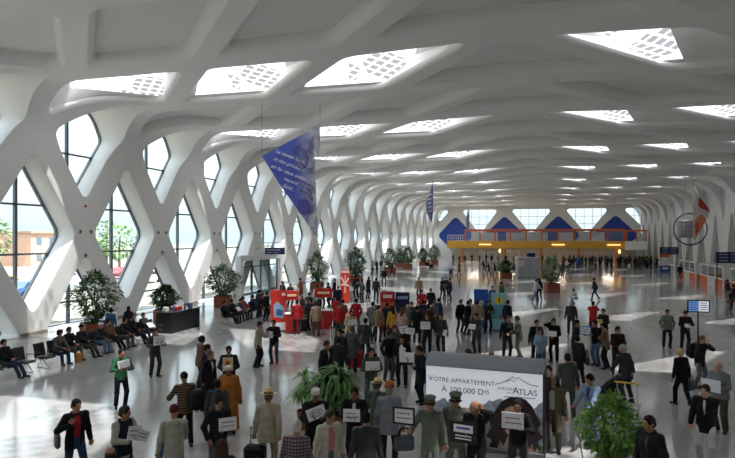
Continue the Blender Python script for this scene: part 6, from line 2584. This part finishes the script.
person(593, 336, 'man in bright red jacket taking a photograph', face=175, tc='b52c2c', lc='2a2c33', tmpl=('photo',))
person(595, 300, 'man in dark suit striding alone across the shiny floor', face=-80, tc='22252c', lc='22252c', tmpl=('walk',))
# couple and photographed group above the board
person(507, 358, 'man in black jacket with lowered head left of a slim man above the ad board', face=15, tc='1c1d21', lc='1a1b1f', arm_l='belly', arm_r='down', hpitch=16)
f2 = person(519, 358, 'slim man in olive jacket facing the black jacketed man above the ad board', face=-80, tc='4c4f44', lc='54564f', arm_l='belly', arm_r='down')
X, s = fp(507, 358)
person(536, 364, 'man in black blazer and grey shirt behind the girl in denim', face=20, tc='1b1c1f', uc='8d8a84', open=1.2, lc='1c1d21')
person(541, 372, 'girl in denim jacket standing at the right top corner of the ad board', face=-10, woman=True, hair='long', hairc='3a2a22', tc='7f94ad', lc='41506a', h=1.62, arm_l='belly', arm_r='belly')
f = person(477, 354, 'man in dark olive jacket reading a white paper above the ad board lettering', face=-20, tc='3d4039', lc='1d1f26', arm_l='holdone', arm_r='hold')
sign(f, 'white paper read above the ad board lettering', (-.08, -.38, 1.22), .3, .22, tilt=-25, lines=0)
person(470, 402, 'brown haired person whose head shows just over the ad board top', face=-60, hairc='4a332a', hair='long', tc='4a3a36', h=1.6)
person(491, 404, 'bald man whose head shows just over the ad board top', face=170, hair='fringe', hairc='6b5a50', tc='3a3d44', h=1.6)
# ---------------- right edge
person(667, 348, 'man in grey sweater standing left of the man in black near the screen stand', face=10, top='sweater', tc='6a6f68', lc='1d1e22', build=1.1, arm_l='pocket', arm_r='pocket')
f = person(685, 350, 'man in black suit reading a leaflet near the screen stand', face=15, hpitch=24, tc='1b1c21', lc='1a1b20', arm_l='hold', arm_r='belly')
sign(f, 'white leaflet read near the screen stand', (.02, -.36, 1.14), .26, .18, tilt=-40, lines=0)
f = person(700, 388, 'man in dark green jacket with a backpack touching his face', face=60, tc='2b302c', lc='5c666e', arm_l='face', arm_r='down', hairc='6a5038', skin='fair')
backpack(f, 'black backpack worn by the man in dark green jacket', '202225', (0, .26, 1.2), .34, .5, .22)
f = person(682, 406, 'blonde woman in black jacket walking left with a patterned bag', face=-140, woman=True, hair='short', hairc='c9b078', tc='19191c', lc='1a1b20', skin='fair', foot_l=(.08, -.24), foot_r=(-.08, .24, .04), h=1.68, arm_r='down', arm_l='down')
handbag(f, 'black and white patterned bag carried by the blonde woman', '55585c', (-.34, -.05, .6), .36, .3, .16, 20, .18, 'patterned_bag')
person(706, 467, 'man in black jacket and white trousers standing in the right foreground', face=-12, hyaw=-14, hpitch=4, tc='17171a', uc='c9c9cc', open=.6, lc='c5c6c8', arm_l='back', arm_r='down', hairc='3a2d25', h=1.8, skin='fair')
f = person(720, 432, 'heavy man in grey hooded sweater holding a white sign at the right edge', face=-25, top='sweater', tc='777b80', hood=True, hair='fringe', hairc='7a6a5e', lc='4a463f', build=1.18, wide=1.15, arm_l='hold', arm_r='hold', off_l=(0, 0, -.04), off_r=(0, 0, -.04), skin='fair', h=1.82)
sign(f, 'white sign held by the heavy man in grey hooded sweater', (-.02, -.42, 1.20), .46, .30, lines=0)
person(652, 516, 'man in black coat looking left in front of the leafy bush at lower right', face=-35, hyaw=-15, top='jacket', tc='1a1a1d', uc='4a463f', open=.8, lc='26262a', build=1.15, hairc='2a2522', h=1.8)
person(728, 302, 'man in dark jacket and khaki trousers at the right edge beside the orange booth', face=-60, tc='2b3038', lc='8a7f62', tmpl=('stand',))
person(735, 310, 'dark dressed traveller pulling a case at the right edge', face=-120, tc='22242a', lc='1f2025', tmpl=('pull',))
person(680, 279, 'dark dressed person standing in front of the orange booth', face=160, tc='1f2024', lc='1f2024', tmpl=('stand',))
# ---------------- benches at left
def sitter(sv, label, tm, tc, lc, X=BENCHX, **k):
    return person(0, 0, label, world=(X - .02, sv), seat_rz=PI / 2 + RND.uniform(-.15, .15), tmpl=tm if isinstance(tm, tuple) else (tm,), tc=tc, lc=lc, **k)
FS = ('step', .018)
sitter(17.05, 'man in black sweater sitting with arms folded at the left picture edge', ('sitback', FS), '19191c', '2e3a50')
sitter(19.35, 'woman in grey jacket and black hair sitting right of the empty seats', ('sitlean', FS, ('hair', 'curly')), '5a5a58', '2f3b52')
sitter(20.05, 'man in black jacket and khaki trousers sitting with an orange bag at his feet', ('sit', FS), '1d1e22', '5b5a4a')
sitter(20.8, 'man in dark coat sitting between the khaki trousers and the white cap', ('sitback', FS, ('hair', 'knitcap')), '22252a', '3d3d36')
sitter(21.6, 'sitter with white knit cap and blue jeans', ('sitlean', FS, ('hair', 'turban')), '2f3338', '5a7596', hairc='cfcfcf')
sitter(22.45, 'sitter in brown jacket with legs stretched out', ('sitback', FS), '6b4a38', '222328')
sitter(23.2, 'sitter in dark jacket and grey trousers next to the brown jacket', ('sitlean', FS), '26282c', '55564f')
sitter(24.05, 'sitter in black jacket leaning back near the reception desk', ('sitback', FS), '1e1f22', '2a2b30')
f = sitter(24.8, 'sitter holding a white sheet near the reception desk', ('sit', FS), '2a2d33', '30333a')
sign(f, 'white sheet on the lap of the sitter near the reception desk', (0, -.36, .8), .4, .28, tilt=-40, lines=0)
X, s = fp(79, 362)
t = thing('shopping_bag', 'orange plastic bag at the feet of the sitter in khaki trousers', 'bag', (X, s, 0))
MB().box((0, 0, .19), (.22, .16, .36), bev=.03).build('bag_body', paint('d08a2c'), t)
MB().tube([(-.06, 0, .36), (-.04, 0, .46), (.04, 0, .46), (.06, 0, .36)], .008, 6).build('handle', paint('d08a2c'), t)
person(119, 0, 'person in blue jacket standing behind the brown jacketed sitter', world=(-19.6, 24.0), face=150, tc='2f5a80', lc='23252b', tmpl=('stand', ('step', .018)), h=1.6)
person(129, 0, 'dark haired person standing behind the benches, right of the blue jacket', world=(-19.6, 25.3), face=170, tc='25262b', lc='23252b', tmpl=('standw',), h=1.55)
SEAT2 = [(31.0, 'sitter in black jacket at the near end of the bench under the round tree', 'sitback', '1d1e22', '26272b', {}),
         (31.7, 'sitter in charcoal coat with a white paper under the round tree', 'sit', '2e3035', '2a2c31', {}),
         (32.4, 'sitter in grey jacket, third on the bench under the round tree', 'sitlean', '55585c', '2a2c31', {}),
         (33.1, 'sitter in red top at the far end of the bench under the round tree', 'sitwoman', 'a53238', '26282d', {}),
         (34.4, 'sitter in navy jacket on the bench beside the entrance', 'sit', '23283a', '26282d', {}),
         (35.1, 'sitter in black coat, middle of the bench beside the entrance', 'sitlean', '1c1d20', '303238', {}),
         (35.8, 'sitter in dark red jacket at the far end of the bench beside the entrance', 'sitwoman', '8f2a30', '26282d', {})]
for sv, lab, tm, tc, lc, k in SEAT2:
    f = sitter(sv, lab, tm, tc, lc, X=-17.3, **k)
    if 'white paper' in lab:
        sign(f, 'white paper on the lap of the sitter in charcoal coat', (0, -.36, .8), .4, .28, tilt=-45, lines=0)
for k, (lab, tm, tc) in enumerate((('sitter in black on the deep hall bench, near end', 'sit', '1d1e22'), ('sitter in grey on the deep hall bench, second', 'sitlean', '5a5d60'), ('sitter in navy on the deep hall bench, middle', 'sit', '232a3c'),
                                   ('sitter in pale orange jacket on the deep hall bench', 'sitwoman', 'c98a62'), ('sitter in dark brown on the deep hall bench, far end', 'sitlean', '352a26'))):
    sitter(94 + .8 * k, lab, (tm, ('step', .04)), tc, '26282d', X=-17.2)

# ---------------- middle distance, standing
def mid(u, y, label, tm, face, tc, lc='24262b', **k):
    t = tm if isinstance(tm, tuple) else (tm,)
    return person(u, y, label, face=face, tmpl=t, tc=tc, lc=lc, **k)
mid(258, 318, 'tall man in charcoal suit standing beside the seated people at the entrance', 'stand', 120, '33353a')
mid(266, 321, 'man in black jacket left of the red phone board', 'stand', 60, '1f2024')
mid(297, 334, 'person in red jacket seen from behind between the two red counters', 'stand', 175, 'a92b2e', '2b2d33')
mid(303, 326, 'woman in brown coat and scarf right of the red jacket', 'scarf', -120, '5e5046', '3a3634', hairc='8b8378')
mid(309, 322, 'person in grey jacket behind the tan jacketed visitor', 'crossed', 20, '55585d')
mid(311, 331.5, 'person in dark blue jacket next to the tan jacketed visitor', 'pockets', -30, '262c3c')
mid(316, 336, 'visitor in tan jacket seen from behind before the wide red counter', 'stand', 175, '8a7862', '4b4740')
mid(339, 338, 'staff member in red jacket at the right end of the wide red counter', 'stand', 10, 'b52a2c', '3a3c42')
mid(336, 328, 'second staff member in red jacket, closer to the palm banner', 'crossed', -25, 'b8302c', '2b2d33')
mid(342, 333, 'person in grey brown coat below the tall palm banner', 'coat', 150, '5d554c', '3a3a3c')
mid(356, 332, 'person in red jacket and grey trousers right of the palm banner', 'pockets', 165, 'a32a30', '57544c')
mid(317, 311, 'visitor in white jacket behind the wide red counter', 'standw', -20, 'c9c9c6', '3b3d42')
mid(322, 309, 'visitor in dark green jacket behind the wide red counter', 'hold', 30, '2f3a34')
mid(329, 307, 'visitor in black coat behind the wide red counter', 'coat', -60, '1d1e22')
mid(334, 301, 'tall visitor in black left of the palm banner', 'stand', 70, '1e1f23')
mid(338, 312, 'visitor in navy sweater left of the palm banner', 'pockets', 10, '232b40')
mid(356, 298, 'tall man in dark suit standing beyond the palm banner', 'stand', -150, '24262b', h=1.84)
mid(362, 303, 'man in grey suit right of the tall man in dark suit', 'phone', -40, '4a4d52')
mid(368, 298, 'woman in dark long coat near the palm banner', 'scarf', 60, '2a2a30', '2a2a30', hairc='3a3540')
mid(290, 308, 'person in dark jacket behind the red promotion counter with the phone board', 'stand', 30, '24262b')
mid(283, 305, 'person in brown jacket behind the red phone board', 'standw', -40, '4f4038')
mid(301, 300, 'person in rust brown coat by the wall below the diamond windows', 'coat', -70, '7a4a30', '3a302a')
mid(376, 301, 'tall man in dark brown jacket left of the red and navy panels', 'stand', 160, '332c29', h=1.8)
mid(384, 285, 'lone man in black standing on the bright floor behind the panels', 'stand', 10, '1c1d21')
mid(399, 325, 'person looking over the red and navy panels', 'stand', 0, '2b2d33', h=1.78)
mid(387, 338, 'man in black jacket holding a white sheet before the red panel', 'hold', 170, '1d1e22')
mid(372, 337, 'man in grey checked jacket left of the red panel', 'phone', 150, '5d5e60')
mid(378, 342, 'man in beige brown jacket below the red panel', 'stand', 165, '7f7058', '3c3a36')
mid(393, 343, 'person with yellow scarf in front of the red panel', 'standw', -160, 'c39a3a', '3a3834')
mid(402, 346, 'woman in pink top in front of the navy panel', 'standw', 150, 'b08a86', '3b3d44', hairc='5a3a2a')
mid(407, 341, 'grey haired man at the right end of the navy panel', 'pockets', 40, '6a6d70', hairc='aaa69e')
mid(412, 336, 'man in charcoal jacket in the dense group right of the navy panel', 'stand', -20, '33363b')
mid(417, 343, 'man in black coat in the dense group right of the navy panel', 'coat', 175, '1c1d20')
mid(423, 334, 'man in dark navy jacket in the dense group right of the navy panel', 'back', 150, '202740')
mid(428, 341, 'man in brown leather jacket in the dense group right of the navy panel', 'stand', -170, '3d2d25')
mid(433, 336, 'man in grey coat in the dense group right of the navy panel', 'coat', 10, '565a5e', '33353a')
mid(419, 299, 'man in tan jacket standing behind the red jacket', 'stand', -15, '8a7a62', '3c3c40')
mid(422, 318, 'man in bright red jacket in front of the tan jacket', 'pockets', 5, 'b02c34', '2b2d33')
mid(431, 316, 'man in black beside the bright red jacket', 'stand', -10, '1d1e22')
mid(438, 331, 'man in navy jacket with a dark backpack left of the trio', 'stand', 140, '273350')
mid(442, 299, 'left man of the trio in dark clothes on the shiny floor', 'crossed', 50, '232a36')
mid(446.5, 298, 'middle man of the trio in dark clothes on the shiny floor', 'stand', -20, '2c3138')
mid(450.5, 300, 'right man of the trio in dark clothes on the shiny floor', 'hold', -70, '20252f')
mid(460, 333, 'man in black suit at the left of the group before the blue poster', 'stand', 40, '1b1c20')
mid(467, 335, 'man in black coat talking before the blue poster', 'coat', 60, '1a1b1f')
mid(471, 332, 'man in white shirt half hidden before the blue poster', 'stand', -30, 'b9bcc0')
mid(477.5, 336, 'broad man in tan jacket seen from behind before the blue poster', 'stand', 178, '8c765e', '43403c', h=1.8)
mid(488, 334, 'man in dark jacket with a striped collar between the two posters', 'hold', 20, '2a2d36')
mid(507, 334, 'person in black at the right edge of the teal poster', 'stand', 140, '1c1e22')
mid(502, 306, 'man in grey green jacket looking over the teal poster', 'pockets', -60, '4b524c')
mid(492, 312, 'man in blue shirt between the posters, further back', 'stand', 30, '3f5a86')
mid(535, 301, 'woman in white top pushing a trolley on the shiny floor', 'push', 120, 'c6c8c8', '5a7090')
mid(539.5, 300, 'woman in dark dress beside the white topped woman', 'standw', -150, '2a2c33')
mid(576, 304, 'child in pale clothes crouching beside the trolley', 'crouch', -90, 'c8bfae', '6d86a8', h=1.5)
mid(459, 275, 'lone traveller in black pulling a case far in the middle of the floor', 'pull', 110, '1d1f23')
mid(484, 272, 'far traveller in dark coat pushing a luggage trolley, left of three', 'push', -70, '23252a')
mid(489, 275, 'far traveller in black pushing a luggage trolley, middle of three', 'push', -80, '1d1f24')
mid(495, 275, 'far traveller in dark blue beside the luggage trolleys, right of three', 'walk', -90, '242b3a')
mid(515, 273, 'person in orange vest standing left of the grey kiosk', 'stand', -100, 'd2622a', '3a3a3c')
mid(372, 274, 'person in pale jacket in the cluster near the third glazed entrance', 'stand', 60, '9a9a94')
mid(377, 273, 'person in black in the cluster near the third glazed entrance', 'coat', -40, '1f2024')
mid(381, 271, 'person in dark grey in the cluster near the third glazed entrance', 'stand', 30, '3a3c41')
mid(392, 276, 'person in dark jacket walking from the third glazed entrance', 'walk', 80, '26282d')
mid(563, 268, 'far person in red top left of the crowd under the gallery', 'stand', 60, 'b23038')
mid(566, 270, 'far person in white pushing a trolley left of the crowd under the gallery', 'push', 100, 'c9cbcd')
mid(571, 269, 'far person in dark clothes bent over a trolley left of the crowd', 'push', -90, '23252a')
mid(578, 268, 'far person in bright blue at the left end of the crowd', 'stand', 20, '2f5fae', '2f4f8a')
mid(629, 273, 'small person in white walking before the crowd under the gallery', 'walk', 90, 'd2d4d6', '7a7c80', h=1.5)
mid(611, 268, 'man in black standing a step before the crowd under the gallery', 'stand', 170, '1b1c20')
mid(646, 266, 'person in yellow green vest in the crowd under the gallery', 'stand', -20, 'b9c23a')
mid(656, 265.5, 'person in bright green top at the right end of the crowd', 'stand', 10, '5fbf3a')
# rucksack of the man in navy, red book, small props
X, s = fp(438, 331)
# ---------------- worker outside the window
person(77, 0, 'worker in yellow high visibility vest seen through the low window', world=(-27.6, 26.3), face=60, tmpl=('stand', ('step', .018)), tc='d3d83a', lc='2c3446', z=-.35)
# ---------------- dense crowd under the gallery: people nothing in the photo tells apart
rc = random.Random(11)
CT_ = ['1d1e22', '2a2c31', '33363b', '22283a', '3c2f2a', '17181b', '4a4d50', '262a2c', '5a4a3e', '2f3336', '6a6c6e', '8a8a86']
TM_ = ['stand', 'pockets', 'coat', 'standw', 'hold', 'back', 'crossed', 'scarf']
placed = []
n = 0
while n < 80:
    X = rc.uniform(3.5, 18.4)
    s = rc.uniform(104, 117)
    if any((X - a) ** 2 + (s - b) ** 2 < .5 for a, b in placed):
        continue
    placed.append((X, s))
    n += 1
    person(0, 0, 'distant traveller in dark clothes in the dense crowd before the gallery', world=(X, s), face=rc.uniform(-180, 180), tmpl=(rc.choice(TM_), ('step', .05)),
           tc=rc.choice(CT_), lc=rc.choice(CT_[:6]), group='dense crowd before the gallery', h=rc.uniform(1.62, 1.84), hairc=rc.choice(['1d1815', '3a2a22', '6a6660']))
for n in range(16):
    X = -16 + n * 1.25 + rc.uniform(-.3, .3)
    s = rc.uniform(112, 117)
    if any((X - a) ** 2 + (s - b) ** 2 < .5 for a, b in placed):
        continue
    person(0, 0, 'distant traveller near the pale cabinets under the left half of the gallery', world=(X, s), face=rc.uniform(-180, 180), tmpl=(rc.choice(TM_), ('step', .05)),
           tc=rc.choice(CT_), lc=rc.choice(CT_[:6]), group='scattered travellers under the gallery', h=rc.uniform(1.62, 1.84))
